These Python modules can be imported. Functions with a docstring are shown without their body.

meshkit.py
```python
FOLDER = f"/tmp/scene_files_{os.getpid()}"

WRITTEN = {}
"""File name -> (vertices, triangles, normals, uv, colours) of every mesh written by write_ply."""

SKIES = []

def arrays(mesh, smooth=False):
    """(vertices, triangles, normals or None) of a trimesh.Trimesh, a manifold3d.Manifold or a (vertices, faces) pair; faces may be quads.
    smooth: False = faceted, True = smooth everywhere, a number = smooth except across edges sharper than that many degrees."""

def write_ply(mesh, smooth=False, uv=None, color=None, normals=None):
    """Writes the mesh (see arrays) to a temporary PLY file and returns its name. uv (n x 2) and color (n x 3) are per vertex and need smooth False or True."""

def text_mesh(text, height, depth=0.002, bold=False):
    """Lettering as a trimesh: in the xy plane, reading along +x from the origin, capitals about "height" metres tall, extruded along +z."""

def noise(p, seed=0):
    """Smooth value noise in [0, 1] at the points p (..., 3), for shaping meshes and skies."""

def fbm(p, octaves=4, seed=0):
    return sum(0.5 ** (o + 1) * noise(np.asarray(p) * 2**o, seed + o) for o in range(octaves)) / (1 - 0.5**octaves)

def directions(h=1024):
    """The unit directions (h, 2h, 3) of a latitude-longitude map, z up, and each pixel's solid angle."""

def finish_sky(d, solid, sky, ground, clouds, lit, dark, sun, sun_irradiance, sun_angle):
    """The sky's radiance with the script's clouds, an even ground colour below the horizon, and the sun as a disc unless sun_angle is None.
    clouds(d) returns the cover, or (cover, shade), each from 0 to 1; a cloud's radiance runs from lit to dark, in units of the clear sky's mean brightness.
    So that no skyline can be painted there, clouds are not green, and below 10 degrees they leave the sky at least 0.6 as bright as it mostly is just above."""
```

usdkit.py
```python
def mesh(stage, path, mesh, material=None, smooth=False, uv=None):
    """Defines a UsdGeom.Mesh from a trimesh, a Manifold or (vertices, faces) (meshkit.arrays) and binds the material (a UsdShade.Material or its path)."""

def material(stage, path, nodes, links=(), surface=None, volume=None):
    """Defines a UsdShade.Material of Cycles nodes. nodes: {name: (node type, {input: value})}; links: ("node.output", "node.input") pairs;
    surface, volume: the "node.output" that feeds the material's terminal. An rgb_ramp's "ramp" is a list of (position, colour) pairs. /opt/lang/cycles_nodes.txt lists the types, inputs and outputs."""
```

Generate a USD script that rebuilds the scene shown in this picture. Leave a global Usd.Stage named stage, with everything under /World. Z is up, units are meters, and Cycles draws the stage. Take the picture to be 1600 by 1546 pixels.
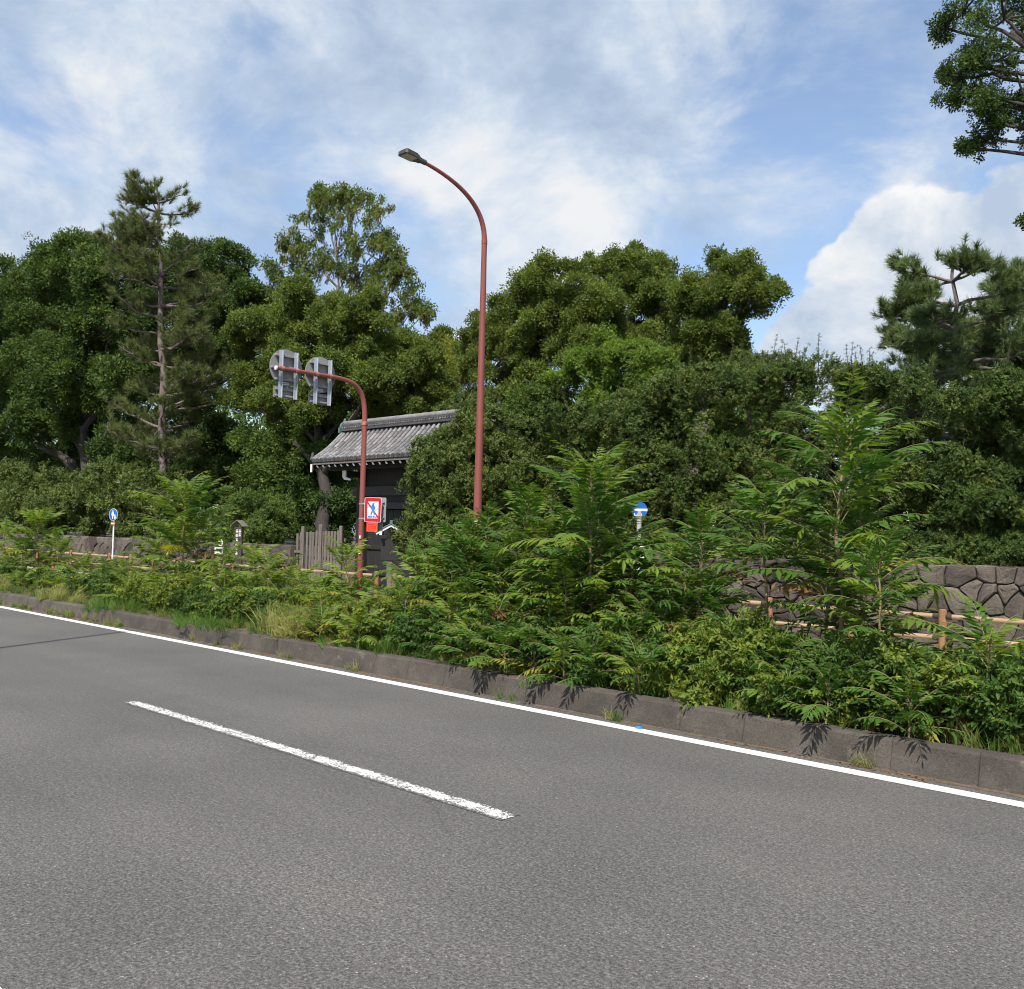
import math, random
import numpy as np
import trimesh
import manifold3d as m3
import usdkit, meshkit
from shapely.geometry import Polygon, Point, box as sbox
from shapely.ops import unary_union
from scipy.spatial import Voronoi
from pxr import Gf, Sdf, Usd, UsdGeom, UsdLux, UsdShade, Vt

stage = Usd.Stage.CreateInMemory()
UsdGeom.SetStageUpAxis(stage, "Z")
UsdGeom.SetStageMetersPerUnit(stage, 1.0)
stage.SetDefaultPrim(UsdGeom.Xform.Define(stage, "/World").GetPrim())
UsdGeom.Scope.Define(stage, "/World/Looks")

# ------------------------------------------------------------------ camera
FPX, HORIZON, ROLL, EYE, VPX = 1485.0, 838.0, math.radians(1.35), 1.85, -760.0
EXPOSURE = 0.80
PITCH = math.atan((HORIZON - 773) / FPX)


def basis(yaw):
    fh = np.array([-math.cos(yaw), math.sin(yaw), 0.0]); up = np.array([0, 0, 1.0])
    r0 = np.cross(fh, up); fw = fh * math.cos(PITCH) + up * math.sin(PITCH); u0 = np.cross(r0, fw)
    c, s = math.cos(ROLL), math.sin(ROLL)
    return fw, c * r0 + s * u0, -s * r0 + c * u0


_lo, _hi = math.radians(30), math.radians(60)
for _ in range(60):
    _m = (_lo + _hi) / 2
    F, R, U = basis(_m)
    if 800 + FPX * R[0] / F[0] < VPX: _hi = _m
    else: _lo = _m
EYE_POS = np.array([0, 0, EYE])


def at(px, py, Y):
    """The point of the vertical plane at distance Y from the camera's side of the road that the photograph shows at (px, py)."""
    d = FPX * F + (px - 800) * R - (py - 773) * U
    return EYE_POS + d * (Y / d[1])


def depth(p):
    return float((np.asarray(p) - EYE_POS) @ F)


cam = UsdGeom.Camera.Define(stage, "/World/camera")
M = Gf.Matrix4d(*R, 0, *U, 0, *(-F), 0, *EYE_POS, 1)
cam.AddTransformOp().Set(M)
cam.CreateHorizontalApertureAttr(36.0)
cam.CreateVerticalApertureAttr(36.0 * 989 / 1024)
cam.CreateFocalLengthAttr(FPX / 1600 * 36)
cam.CreateClippingRangeAttr(Gf.Vec2f(0.05, 3000))
cam.CreateExposureAttr(EXPOSURE)

# ------------------------------------------------------------------ sky and sun
SUN_AZ = np.array([0.447, -0.894]); SUN_EL = math.radians(54)
SUN = np.array([*(SUN_AZ * math.cos(SUN_EL)), math.sin(SUN_EL)])
SKY_STRENGTH = 0.11


def dirn(px, py):
    d = FPX * F + (px - 800) * R - (py - 773) * U
    return d / np.linalg.norm(d)


def build_sky():
    n = {"tc": ("texture_coordinate", {}),
         "sky": ("sky_texture", {"sky_type": "single_scattering", "sun_disc": False, "sun_elevation": SUN_EL, "sun_rotation": math.atan2(SUN[0], SUN[1]),
                                 "air_density": 1.0, "aerosol_density": 1.6, "ozone_density": 1.3}),
         "bg": ("background_shader", {"strength": SKY_STRENGTH})}
    L = []
    # clouds: masses in the direction of the sky, broken up by noise
    n["warp"] = ("noise_texture", {"scale": 3.2, "detail": 5.0, "roughness": 0.55})
    n["wsub"] = ("vector_math", {"math_type": "subtract", "vector2": (0.5, 0.5, 0.5)})
    n["wadd"] = ("vector_math", {"math_type": "multiply_add", "vector2": (0.30, 0.30, 0.22)})
    L += [("tc.generated", "warp.vector"), ("warp.color", "wsub.vector1"), ("wsub.vector", "wadd.vector1"), ("tc.generated", "wadd.vector3")]

    def blobs(tag, spec):
        prev = None
        for i, (px, py, rad, amt) in enumerate(spec):
            c = dirn(px, py); k = f"{tag}{i}"
            n[k + "d"] = ("vector_math", {"math_type": "distance", "vector2": tuple(c)})
            n[k + "m"] = ("map_range", {"range_type": "smoothstep", "from_min": rad / FPX, "from_max": 0.0, "to_min": 0.0, "to_max": amt, "clamp": True})
            L.append(("wadd.vector", k + "d.vector1")); L.append((k + "d.value", k + "m.value"))
            if prev is None: prev = k + "m.result"
            else:
                n[k + "a"] = ("math", {"math_type": "add"})
                L.append((prev, k + "a.value1")); L.append((k + "m.result", k + "a.value2")); prev = k + "a.value"
        return prev

    high = blobs("h", [(520, 40, 380, .75), (820, 60, 330, .8), (700, 160, 220, .5), (300, 100, 330, .30), (60, 300, 330, .38), (240, 330, 240, .45), (1000, 110, 250, .5), (540, 270, 190, -.55), (1250, 380, 260, -.35), (800, 340, 120, -.25),
                       (1060, 290, 210, .5), (900, 300, 200, .4), (1200, 270, 160, .32), (700, 470, 190, .5), (20, 420, 200, .45), (1500, 120, 320, .22), (1250, 30, 220, .25), (1420, 240, 230, .2),
                       (330, 480, 160, .3), (500, 230, 140, .25), (-500, 150, 700, .6), (2300, 200, 600, .5), (700, -900, 900, .6)])
    cum = blobs("c", [(1590, 430, 170, .9), (1540, 390, 90, .5), (1250, 470, 120, .9), (1340, 420, 100, .7), (1470, 385, 95, .75), (1300, 520, 190, 1.0), (1470, 450, 190, 1.1), (1600, 470, 190, 1.0), (1390, 560, 200, .9), (1210, 560, 130, .8), (1750, 500, 260, 1.), (700, 560, 110, .5),
                      (2200, 560, 300, .9), (-350, 520, 300, .8), (0, 430, 90, .5), (168, 150, 62, .8), (105, 205, 48, .75), (225, 190, 60, .62), (735, 480, 95, .72), (660, 540, 90, .7), (400, 305, 40, .55)])
    n["map"] = ("mapping", {"mapping_type": "point", "scale": (1, 1, 1.5)})
    n["nz"] = ("noise_texture", {"scale": 5.2, "detail": 10.0, "roughness": 0.60, "distortion": 0.35})
    n["nz2"] = ("noise_texture", {"scale": 11.0, "detail": 8.0, "roughness": 0.55})
    n["nz3"] = ("noise_texture", {"scale": 4.6, "detail": 9.0, "roughness": 0.61, "distortion": 0.2})
    L += [("tc.generated", "map.vector"), ("map.vector", "nz.vector"), ("map.vector", "nz2.vector"), ("map.vector", "nz3.vector")]
    # high soft cover
    n["hn"] = ("math", {"math_type": "multiply_add", "value2": 4.4, "value3": -2.16})
    n["hs"] = ("math", {"math_type": "add"})
    n["hr"] = ("map_range", {"range_type": "smoothstep", "from_min": -0.40, "from_max": 0.95, "to_min": 0.06, "to_max": 0.95, "clamp": True})
    L += [("nz.fac", "hn.value1"), ("hn.value", "hs.value1"), (high, "hs.value2"), ("hs.value", "hr.value")]
    # cumulus, crisper
    n["cn"] = ("math", {"math_type": "multiply_add", "value2": 1.7, "value3": -0.85})
    n["cs"] = ("math", {"math_type": "add"})
    n["cr"] = ("map_range", {"range_type": "smoothstep", "from_min": 0.40, "from_max": 0.62, "to_min": 0.0, "to_max": 1.0, "clamp": True})
    L += [("nz2.fac", "cn.value1"), ("cn.value", "cs.value1"), (cum, "cs.value2"), ("cs.value", "cr.value")]
    # cloud colours (radiance in the sky's own units)
    n["hc"] = ("rgb_ramp", {"ramp": [(0.36, (2.15, 2.72, 3.6)), (0.48, (2.95, 3.5, 4.25)), (0.56, (3.9, 4.25, 4.65)), (0.64, (4.7, 4.75, 4.8))]})
    n["ccm"] = ("math", {"math_type": "multiply_add", "value2": 1.3, "value3": 0.0})
    n["cc"] = ("rgb_ramp", {"ramp": [(0.46, (2.6, 3.15, 3.95)), (0.60, (3.6, 3.95, 4.4)), (0.76, (5.0, 5.0, 5.0))]})
    L += [("nz3.fac", "hc.fac"), ("nz.fac", "ccm.value1"), ("ccm.value", "cc.fac")]
    n["hsv"] = ("hsv", {"saturation": 1.0, "value": 1.08})
    n["m1"] = ("mix", {}); n["m2"] = ("mix", {})
    L += [("sky.color", "hsv.color"), ("hr.result", "m1.fac"), ("hsv.color", "m1.color1"), ("hc.color", "m1.color2"),
          ("cr.result", "m2.fac"), ("m1.color", "m2.color1"), ("cc.color", "m2.color2"), ("m2.color", "bg.color")]
    return usdkit.material(stage, "/World/Looks/sky_look", n, L, surface="bg.background")


dome = UsdLux.DomeLight.Define(stage, "/World/sky")
UsdShade.MaterialBindingAPI.Apply(dome.GetPrim()).Bind(build_sky())
dome.GetPrim().SetCustomDataByKey("kind", "structure")
sun = UsdLux.DistantLight.Define(stage, "/World/sun")
sun.CreateNormalizeAttr(True); sun.CreateIntensityAttr(1.25); sun.CreateAngleAttr(0.5); sun.CreateColorAttr(Gf.Vec3f(1, 0.95, 0.87))
_z = SUN; _x = np.cross([0, 0, 1.0], _z); _x /= np.linalg.norm(_x); _y = np.cross(_z, _x)
sun.AddTransformOp().Set(Gf.Matrix4d(*_x, 0, *_y, 0, *_z, 0, 0, 0, 30, 1))

# ------------------------------------------------------------------ helpers
_names = {}


def numbered(parent, name):
    k = (parent, name); c = _names.get(k, 0); _names[k] = c + 1
    return f"{parent}/{name}" if c == 0 else f"{parent}/{name}_{c:03d}"


def mark(prim, label=None, cat=None, group=None, kind=None):
    for k, v in (("label", label), ("category", cat), ("group", group), ("kind", kind)):
        if v: prim.SetCustomDataByKey(k, v)
    return prim


def thing(name, label, cat, loc=(0, 0, 0), rz=0.0, group=None, kind=None):
    p = numbered("/World", name)
    x = UsdGeom.Xform.Define(stage, p)
    x.AddTranslateOp().Set(Gf.Vec3d(*map(float, loc)))
    if rz: x.AddRotateZOp().Set(math.degrees(rz))
    mark(x.GetPrim(), label, cat, group, kind)
    return p


def part(parent, name, mesh, mat, smooth=False, label=None, kind=None):
    p = numbered(parent, name)
    m = usdkit.mesh(stage, p, mesh, f"/World/Looks/{mat}", smooth=smooth)
    mark(m.GetPrim(), label, kind=kind)
    return p


def struct(name, mesh, mat, smooth=False, label=None, kind="structure", cat=None):
    p = part("/World", name, mesh, mat, smooth, label, kind)
    if cat: mark(stage.GetPrimAtPath(p), cat=cat)
    return p


def cat_meshes(ms):
    vs, fs, o = [], [], 0
    for v, f in ms:
        v = np.asarray(v, float); f = np.asarray(f, int)
        if f.shape[1] == 4: f = np.vstack([f[:, [0, 1, 2]], f[:, [0, 2, 3]]])
        vs.append(v); fs.append(f + o); o += len(v)
    return np.vstack(vs), np.vstack(fs)


def bx(lo, hi, ch=0.0):
    """box from corner to corner, optionally with chamfered edges"""
    lo, hi = np.asarray(lo, float), np.asarray(hi, float)
    if ch <= 0:
        b = trimesh.creation.box(extents=hi - lo); b.apply_translation((lo + hi) / 2)
        return np.array(b.vertices), np.array(b.faces)
    pts = []
    for k in range(3):
        a = np.array([[x, y, z] for x in (0, 1) for y in (0, 1) for z in (0, 1)], float)
        s = np.full(3, ch); s[k] = 0
        pts.append(lo + s + a * (hi - lo - 2 * s))
    h = m3.Manifold.hull_points(np.vstack(pts)).to_mesh()
    return np.array(h.vert_properties[:, :3]), np.array(h.tri_verts)


def tube(pts, rad, n=10, cap=True):
    pts = np.asarray(pts, float); m = len(pts)
    rad = np.broadcast_to(np.asarray(rad, float), (m,))
    T = np.gradient(pts, axis=0); T /= np.maximum(np.linalg.norm(T, axis=1, keepdims=True), 1e-9)
    ref = np.array([0, 0, 1.0]) if abs(T[0, 2]) < 0.9 else np.array([1.0, 0, 0])
    A = np.cross(T[0], ref); A /= np.linalg.norm(A)
    th = np.arange(n) / n * 2 * np.pi
    v = []
    for i in range(m):
        A = A - T[i] * (A @ T[i]); A /= np.linalg.norm(A); Bv = np.cross(T[i], A)
        v.append(pts[i] + rad[i] * (np.cos(th)[:, None] * A + np.sin(th)[:, None] * Bv))
    v = np.vstack(v); f = []
    for i in range(m - 1):
        for j in range(n):
            a, b = i * n + j, i * n + (j + 1) % n
            f += [(a, b, b + n), (a, b + n, a + n)]
    if cap:
        v = np.vstack([v, pts[0], pts[-1]]); c0, c1 = len(v) - 2, len(v) - 1
        for j in range(n):
            f.append((c0, (j + 1) % n, j)); f.append((c1, (m - 1) * n + j, (m - 1) * n + (j + 1) % n))
    return v, np.array(f)


def extrude(poly, h, frame):
    """2D shapely shape extruded by h and placed with frame = (origin, xaxis, yaxis, zaxis)"""
    o, x, y, z = (np.asarray(a, float) for a in frame)
    ms = []
    for g in getattr(poly, "geoms", [poly]):
        if g.is_empty or g.area < 1e-9: continue
        e = trimesh.creation.extrude_polygon(g, h, engine="earcut")
        v = np.array(e.vertices)
        ms.append((o + v[:, :1] * x + v[:, 1:2] * y + v[:, 2:] * z, np.array(e.faces)))
    return cat_meshes(ms)


def place(mesh, frame):
    v, f = mesh; o, x, y, z = (np.asarray(a, float) for a in frame)
    return o + v[:, :1] * x + v[:, 1:2] * y + v[:, 2:] * z, f


def rounded(w, h, r):
    return sbox(-w / 2 + r, -h / 2 + r, w / 2 - r, h / 2 - r).buffer(r, 6)


def stroke(pts, w):
    from shapely.geometry import LineString
    return LineString(pts).buffer(w / 2, 3)


# ------------------------------------------------------------------ materials
def mat(name, nodes, links, surface="p.BSDF", volume=None):
    return usdkit.material(stage, f"/World/Looks/{name}", nodes, links, surface=surface, volume=volume)


def plain(name, c0, c1, scale=6.0, rough=0.6, bump=0.0, bscale=None, metallic=0.0, spec=0.4, stretch=(1, 1, 1), detail=5.0):
    n = {"g": ("geometry", {}), "mp": ("mapping", {"mapping_type": "point", "scale": stretch}),
         "n": ("noise_texture", {"scale": scale, "detail": detail, "roughness": 0.6}),
         "r": ("rgb_ramp", {"ramp": [(0.3, c0), (0.7, c1)]}),
         "p": ("principled_bsdf", {"roughness": rough, "metallic": metallic, "specular_ior_level": spec})}
    l = [("g.position", "mp.vector"), ("mp.vector", "n.vector"), ("n.fac", "r.fac"), ("r.color", "p.base_color")]
    if bump:
        n["n2"] = ("noise_texture", {"scale": bscale or scale * 6, "detail": 4.0, "roughness": 0.6})
        n["b"] = ("bump", {"strength": bump, "distance": 0.01})
        l += [("mp.vector", "n2.vector"), ("n2.fac", "b.height"), ("b.normal", "p.normal")]
    return mat(name, n, l)


def leafmat(name, cols, trans=0.3, rough=0.6, spec=0.15, clump=1.3):
    """cols: dark to light leaf colours, chosen leaf by leaf"""
    k = len(cols)
    n = {"g": ("geometry", {}), "o": ("object_info", {}),
         "a": ("math", {"math_type": "multiply_add", "value2": 0.62}), "b": ("math", {"math_type": "multiply", "value2": 0.22}),
         "nz": ("noise_texture", {"scale": clump, "detail": 2.0}), "c": ("math", {"math_type": "multiply_add", "value2": 0.55, "value3": -0.2}),
         "s": ("math", {"math_type": "add", "use_clamp": True}),
         "r": ("rgb_ramp", {"ramp": [(i / (k - 1), c) for i, c in enumerate(cols)]}),
         "h": ("hsv", {"hue": 0.49, "saturation": 1.1, "value": 1.9}),
         "p": ("principled_bsdf", {"roughness": rough, "specular_ior_level": spec}), "t": ("translucent_bsdf", {}), "m": ("mix_closure", {"fac": trans})}
    l = [("o.random", "b.value1"), ("g.random_per_island", "a.value1"), ("b.value", "a.value3"), ("g.position", "nz.vector"), ("nz.fac", "c.value1"),
         ("a.value", "s.value1"), ("c.value", "s.value2"), ("s.value", "r.fac"), ("r.color", "p.base_color"), ("r.color", "h.color"), ("h.color", "t.color"),
         ("p.BSDF", "m.closure1"), ("t.BSDF", "m.closure2")]
    return mat(name, n, l, surface="m.closure")


def asphalt_nodes(lo, hi, rough=0.85):
    n = {"g": ("geometry", {}),
         "n1": ("noise_texture", {"scale": 58.0, "detail": 4.0, "roughness": 0.85}),
         "r1": ("rgb_ramp", {"ramp": [(0.33, tuple(0.35 * x for x in lo)), (0.46, lo), (0.57, hi), (0.70, tuple(2.0 * x for x in hi))]}),
         "v": ("voronoi_texture", {"feature": "f1", "scale": 70.0}),
         "vs": ("separate_color", {}), "vg": ("math", {"math_type": "greater_than", "value2": 0.993}), "vd": ("math", {"math_type": "less_than", "value2": 0.32}), "vm": ("math", {"math_type": "multiply"}),
         "fl": ("mix", {"color2": (0.26, 0.245, 0.22)}),
         "n2": ("noise_texture", {"scale": 0.55, "detail": 4.0, "roughness": 0.6}), "r2": ("rgb_ramp", {"ramp": [(0.3, (0.84, 0.84, 0.85)), (0.7, (1.13, 1.12, 1.10))]}),
         "mu": ("mix", {"mix_type": "multiply", "fac": 1.0}),
         # a few hairline cracks
         "wn": ("noise_texture", {"scale": 2.5, "detail": 4.0}), "ws": ("vector_math", {"math_type": "multiply_add", "vector2": (0.5, 0.5, 0.5)}),
         "cr": ("voronoi_texture", {"feature": "distance_to_edge", "scale": 0.24}), "cl": ("math", {"math_type": "less_than", "value2": 0.0011}),
         "cn": ("noise_texture", {"scale": 0.5, "detail": 1.0}), "cg": ("math", {"math_type": "greater_than", "value2": 0.56}), "cm": ("math", {"math_type": "multiply"}), "cf": ("math", {"math_type": "multiply", "value2": 0.4}),
         "ck": ("mix", {"color2": (0.02, 0.02, 0.02)}),
         "g2": ("noise_texture", {"scale": 21.0, "detail": 3.0, "roughness": 0.75}), "g3": ("rgb_ramp", {"ramp": [(0.3, (0.74, 0.74, 0.74)), (0.5, (1.0, 1.0, 1.0)), (0.7, (1.3, 1.295, 1.28))]}), "g4": ("mix", {"mix_type": "multiply", "fac": 1.0}),
         "tm": ("mapping", {"mapping_type": "point", "scale": (0.05, 1.25, 1.0)}), "tn": ("noise_texture", {"scale": 1.0, "detail": 3.0, "roughness": 0.55}), "tr": ("rgb_ramp", {"ramp": [(0.32, (0.93, 0.93, 0.935)), (0.5, (1.0, 1.0, 1.0)), (0.68, (1.07, 1.065, 1.055))]}), "tx": ("mix", {"mix_type": "multiply", "fac": 1.0}),
         "on": ("noise_texture", {"scale": 1.7, "detail": 5.0, "roughness": 0.7}), "og": ("map_range", {"from_min": 0.66, "from_max": 0.78, "to_max": 0.22, "clamp": True}), "ox": ("mix", {"color2": (0.028, 0.027, 0.026)}),
         "b": ("bump", {"strength": 0.5, "distance": 0.004}),
         "p": ("principled_bsdf", {"roughness": rough, "specular_ior_level": 0.3})}
    l = [("g.position", x + ".vector") for x in ("n1", "v", "n2", "wn", "cn")]
    l += [("n1.fac", "r1.fac"), ("v.color", "vs.color"), ("vs.r", "vg.value1"), ("v.distance", "vd.value1"), ("vg.value", "vm.value1"), ("vd.value", "vm.value2"), ("vm.value", "fl.fac"),
          ("r1.color", "fl.color1"), ("n2.fac", "r2.fac"), ("fl.color", "mu.color1"), ("r2.color", "mu.color2"),
          ("wn.color", "ws.vector1"), ("g.position", "ws.vector3"), ("ws.vector", "cr.vector"), ("cr.distance", "cl.value1"), ("cn.fac", "cg.value1"), ("cl.value", "cm.value1"), ("cg.value", "cm.value2"),
          ("cm.value", "cf.value1"), ("cf.value", "ck.fac"), ("g.position", "tm.vector"), ("tm.vector", "tn.vector"), ("tn.fac", "tr.fac"), ("g.position", "g2.vector"), ("g2.fac", "g3.fac"), ("mu.color", "g4.color1"), ("g3.color", "g4.color2"), ("g4.color", "tx.color1"), ("tr.color", "tx.color2"), ("g.position", "on.vector"), ("on.fac", "og.value"), ("og.result", "ox.fac"), ("tx.color", "ox.color1"), ("ox.color", "ck.color1"), ("n1.fac", "b.height"), ("b.normal", "p.normal")]
    return n, l


n, l = asphalt_nodes((0.056, 0.0545, 0.052), (0.100, 0.097, 0.0925))
mat("asphalt", n, l + [("ck.color", "p.base_color")])
n, l = asphalt_nodes((0.10, 0.097, 0.092), (0.165, 0.16, 0.15))
mat("path_asphalt", n, l + [("ck.color", "p.base_color")])


def paint(name, wear, scale, white=(0.55, 0.55, 0.53), centre=None, half=None):
    n, l = asphalt_nodes((0.056, 0.0545, 0.052), (0.100, 0.097, 0.0925))
    n.update({"k": ("noise_texture", {"scale": scale, "detail": 4.0, "roughness": 0.75}), "kk": ("noise_texture", {"scale": scale * 0.12, "detail": 2.0}),
              "ka": ("math", {"math_type": "multiply_add", "value2": 0.25}), "w": ("map_range", {"from_min": wear - 0.03, "from_max": wear + 0.03, "clamp": True}),
              "pc": ("rgb_ramp", {"ramp": [(0.35, tuple(0.86 * x for x in white)), (0.6, white)]}), "fin": ("mix", {})})
    l += [("g.position", "k.vector"), ("g.position", "kk.vector"), ("kk.fac", "ka.value1"), ("k.fac", "ka.value3"), ("kk.fac", "pc.fac"), ("w.result", "fin.fac"),
          ("ck.color", "fin.color1"), ("pc.color", "fin.color2"), ("fin.color", "p.base_color")]
    src = "ka.value"
    if centre is not None:  # worn away towards the two edges
        n.update({"sx": ("separate_xyz", {}), "dy": ("math", {"math_type": "subtract", "value2": centre}), "ab": ("math", {"math_type": "absolute"}),
                  "ed": ("map_range", {"from_min": half * 0.45, "from_max": half, "to_min": 0.0, "to_max": 0.2, "clamp": True}), "sb": ("math", {"math_type": "subtract"})})
        l += [("g.position", "sx.vector"), ("sx.y", "dy.value1"), ("dy.value", "ab.value1"), ("ab.value", "ed.value"), ("ka.value", "sb.value1"), ("ed.result", "sb.value2")]
        src = "sb.value"
    l.append((src, "w.value"))
    mat(name, n, l)


paint("line_paint", 0.455, 48.0, centre=None)
paint("dash_paint", 0.605, 44.0, centre=4.61, half=0.095)


def stone_like(name, ramp, scale=3.0, bump=0.9, rough=0.95, fine=34.0, lichen=(0.16, 0.145, 0.10), vary=0.6):
    n = {"g": ("geometry", {}), "o": ("object_info", {}),
         "n1": ("noise_texture", {"scale": scale, "detail": 6.0, "roughness": 0.65}), "ad": ("math", {"math_type": "multiply_add", "value2": vary}), "sb": ("math", {"math_type": "subtract", "value2": vary / 2}),
         "r1": ("rgb_ramp", {"ramp": ramp}),
         "n2": ("noise_texture", {"scale": fine, "detail": 5.0, "roughness": 0.75}), "r2": ("rgb_ramp", {"ramp": [(0.3, (0.62, 0.62, 0.62)), (0.7, (1.3, 1.3, 1.3))]}), "mu": ("mix", {"mix_type": "multiply", "fac": 1.0}),
         "n3": ("noise_texture", {"scale": scale * 2.5, "detail": 5.0, "roughness": 0.7}), "lr": ("map_range", {"from_min": 0.6, "from_max": 0.68, "to_max": 0.55, "clamp": True}), "li": ("mix", {"color2": lichen}),
         "b": ("bump", {"strength": bump, "distance": 0.022}), "p": ("principled_bsdf", {"roughness": rough, "specular_ior_level": 0.25})}
    l = [("g.position", "n1.vector"), ("g.position", "n2.vector"), ("g.position", "n3.vector"), ("o.random", "ad.value1"), ("n1.fac", "ad.value3"), ("ad.value", "sb.value1"), ("sb.value", "r1.fac"),
         ("r1.color", "mu.color1"), ("n2.fac", "r2.fac"), ("r2.color", "mu.color2"), ("mu.color", "li.color1"), ("n3.fac", "lr.value"), ("lr.result", "li.fac"), ("li.color", "p.base_color"),
         ("n2.fac", "b.height"), ("b.normal", "p.normal")]
    mat(name, n, l)


stone_like("wall_stone", [(0.25, (0.042, 0.034, 0.030)), (0.5, (0.075, 0.062, 0.054)), (0.75, (0.122, 0.101, 0.085))])
stone_like("kerb_concrete", [(0.25, (0.036, 0.0315, 0.027)), (0.5, (0.060, 0.0525, 0.045)), (0.75, (0.092, 0.081, 0.069))], scale=2.2, bump=0.6, fine=55, lichen=(0.13, 0.113, 0.09), vary=0.10)
plain("mortar", (0.045, 0.038, 0.033), (0.085, 0.072, 0.062), rough=0.95)
plain("soil", (0.045, 0.032, 0.022), (0.09, 0.065, 0.045), scale=9, rough=0.95, bump=0.8, bscale=40)
plain("silt", (0.045, 0.035, 0.025), (0.115, 0.085, 0.055), scale=14, rough=0.95, bump=0.5, bscale=80)
plain("gravel", (0.22, 0.20, 0.18), (0.36, 0.335, 0.30), scale=45, rough=0.95, bump=0.6, bscale=90)
plain("turf", (0.05, 0.075, 0.022), (0.11, 0.15, 0.04), scale=3, rough=0.9, bump=0.6, bscale=60)
plain("ground_earth", (0.05, 0.045, 0.03), (0.09, 0.08, 0.05), scale=0.8, rough=0.95, bump=0.5, bscale=20)
plain("red_paint", (0.145, 0.040, 0.031), (0.20, 0.056, 0.044), scale=3.0, rough=0.5, bump=0.05, bscale=30, stretch=(1, 1, 0.3))
plain("rusty_paint", (0.15, 0.055, 0.042), (0.33, 0.15, 0.11), scale=14.0, rough=0.75, bump=0.25, bscale=50)
plain("lamp_grey", (0.035, 0.032, 0.03), (0.06, 0.056, 0.052), rough=0.5)
plain("lens", (0.30, 0.28, 0.22), (0.38, 0.35, 0.28), rough=0.25)
plain("sheet_metal", (0.17, 0.168, 0.168), (0.22, 0.217, 0.215), scale=4, rough=0.55, metallic=0.0)
plain("bright_metal", (0.30, 0.33, 0.37), (0.40, 0.43, 0.47), scale=5, rough=0.4, metallic=0.35)
plain("white_plate", (0.48, 0.48, 0.48), (0.56, 0.56, 0.56), rough=0.4)
plain("sign_red", (0.30, 0.005, 0.012), (0.36, 0.008, 0.016), rough=0.35)
plain("sign_orange", (0.60, 0.045, 0.012), (0.68, 0.06, 0.018), rough=0.4)
plain("sign_blue", (0.006, 0.07, 0.27), (0.009, 0.095, 0.34), rough=0.35)
plain("figure_blue", (0.01, 0.13, 0.36), (0.015, 0.16, 0.42), rough=0.4)
plain("dark_ink", (0.02, 0.02, 0.02), (0.03, 0.03, 0.03), rough=0.5)
plain("rail_tan", (0.21, 0.14, 0.08), (0.31, 0.215, 0.125), scale=5, rough=0.6, stretch=(0.4, 3, 3))
plain("post_brown", (0.15, 0.075, 0.036), (0.25, 0.135, 0.065), scale=9, rough=0.65, bump=0.3, stretch=(4, 4, 0.5))
plain("black_timber", (0.007, 0.0065, 0.0065), (0.019, 0.017, 0.016), scale=6, rough=0.75, bump=0.3, stretch=(3, 3, 0.4))
plain("grey_timber", (0.07, 0.059, 0.052), (0.155, 0.133, 0.118), scale=7, rough=0.85, bump=0.4, stretch=(5, 5, 0.35))
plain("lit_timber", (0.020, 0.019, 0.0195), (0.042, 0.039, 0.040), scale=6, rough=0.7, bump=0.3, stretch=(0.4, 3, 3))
plain("limewash", (0.50, 0.485, 0.46), (0.64, 0.62, 0.60), scale=8, rough=0.8)
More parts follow.
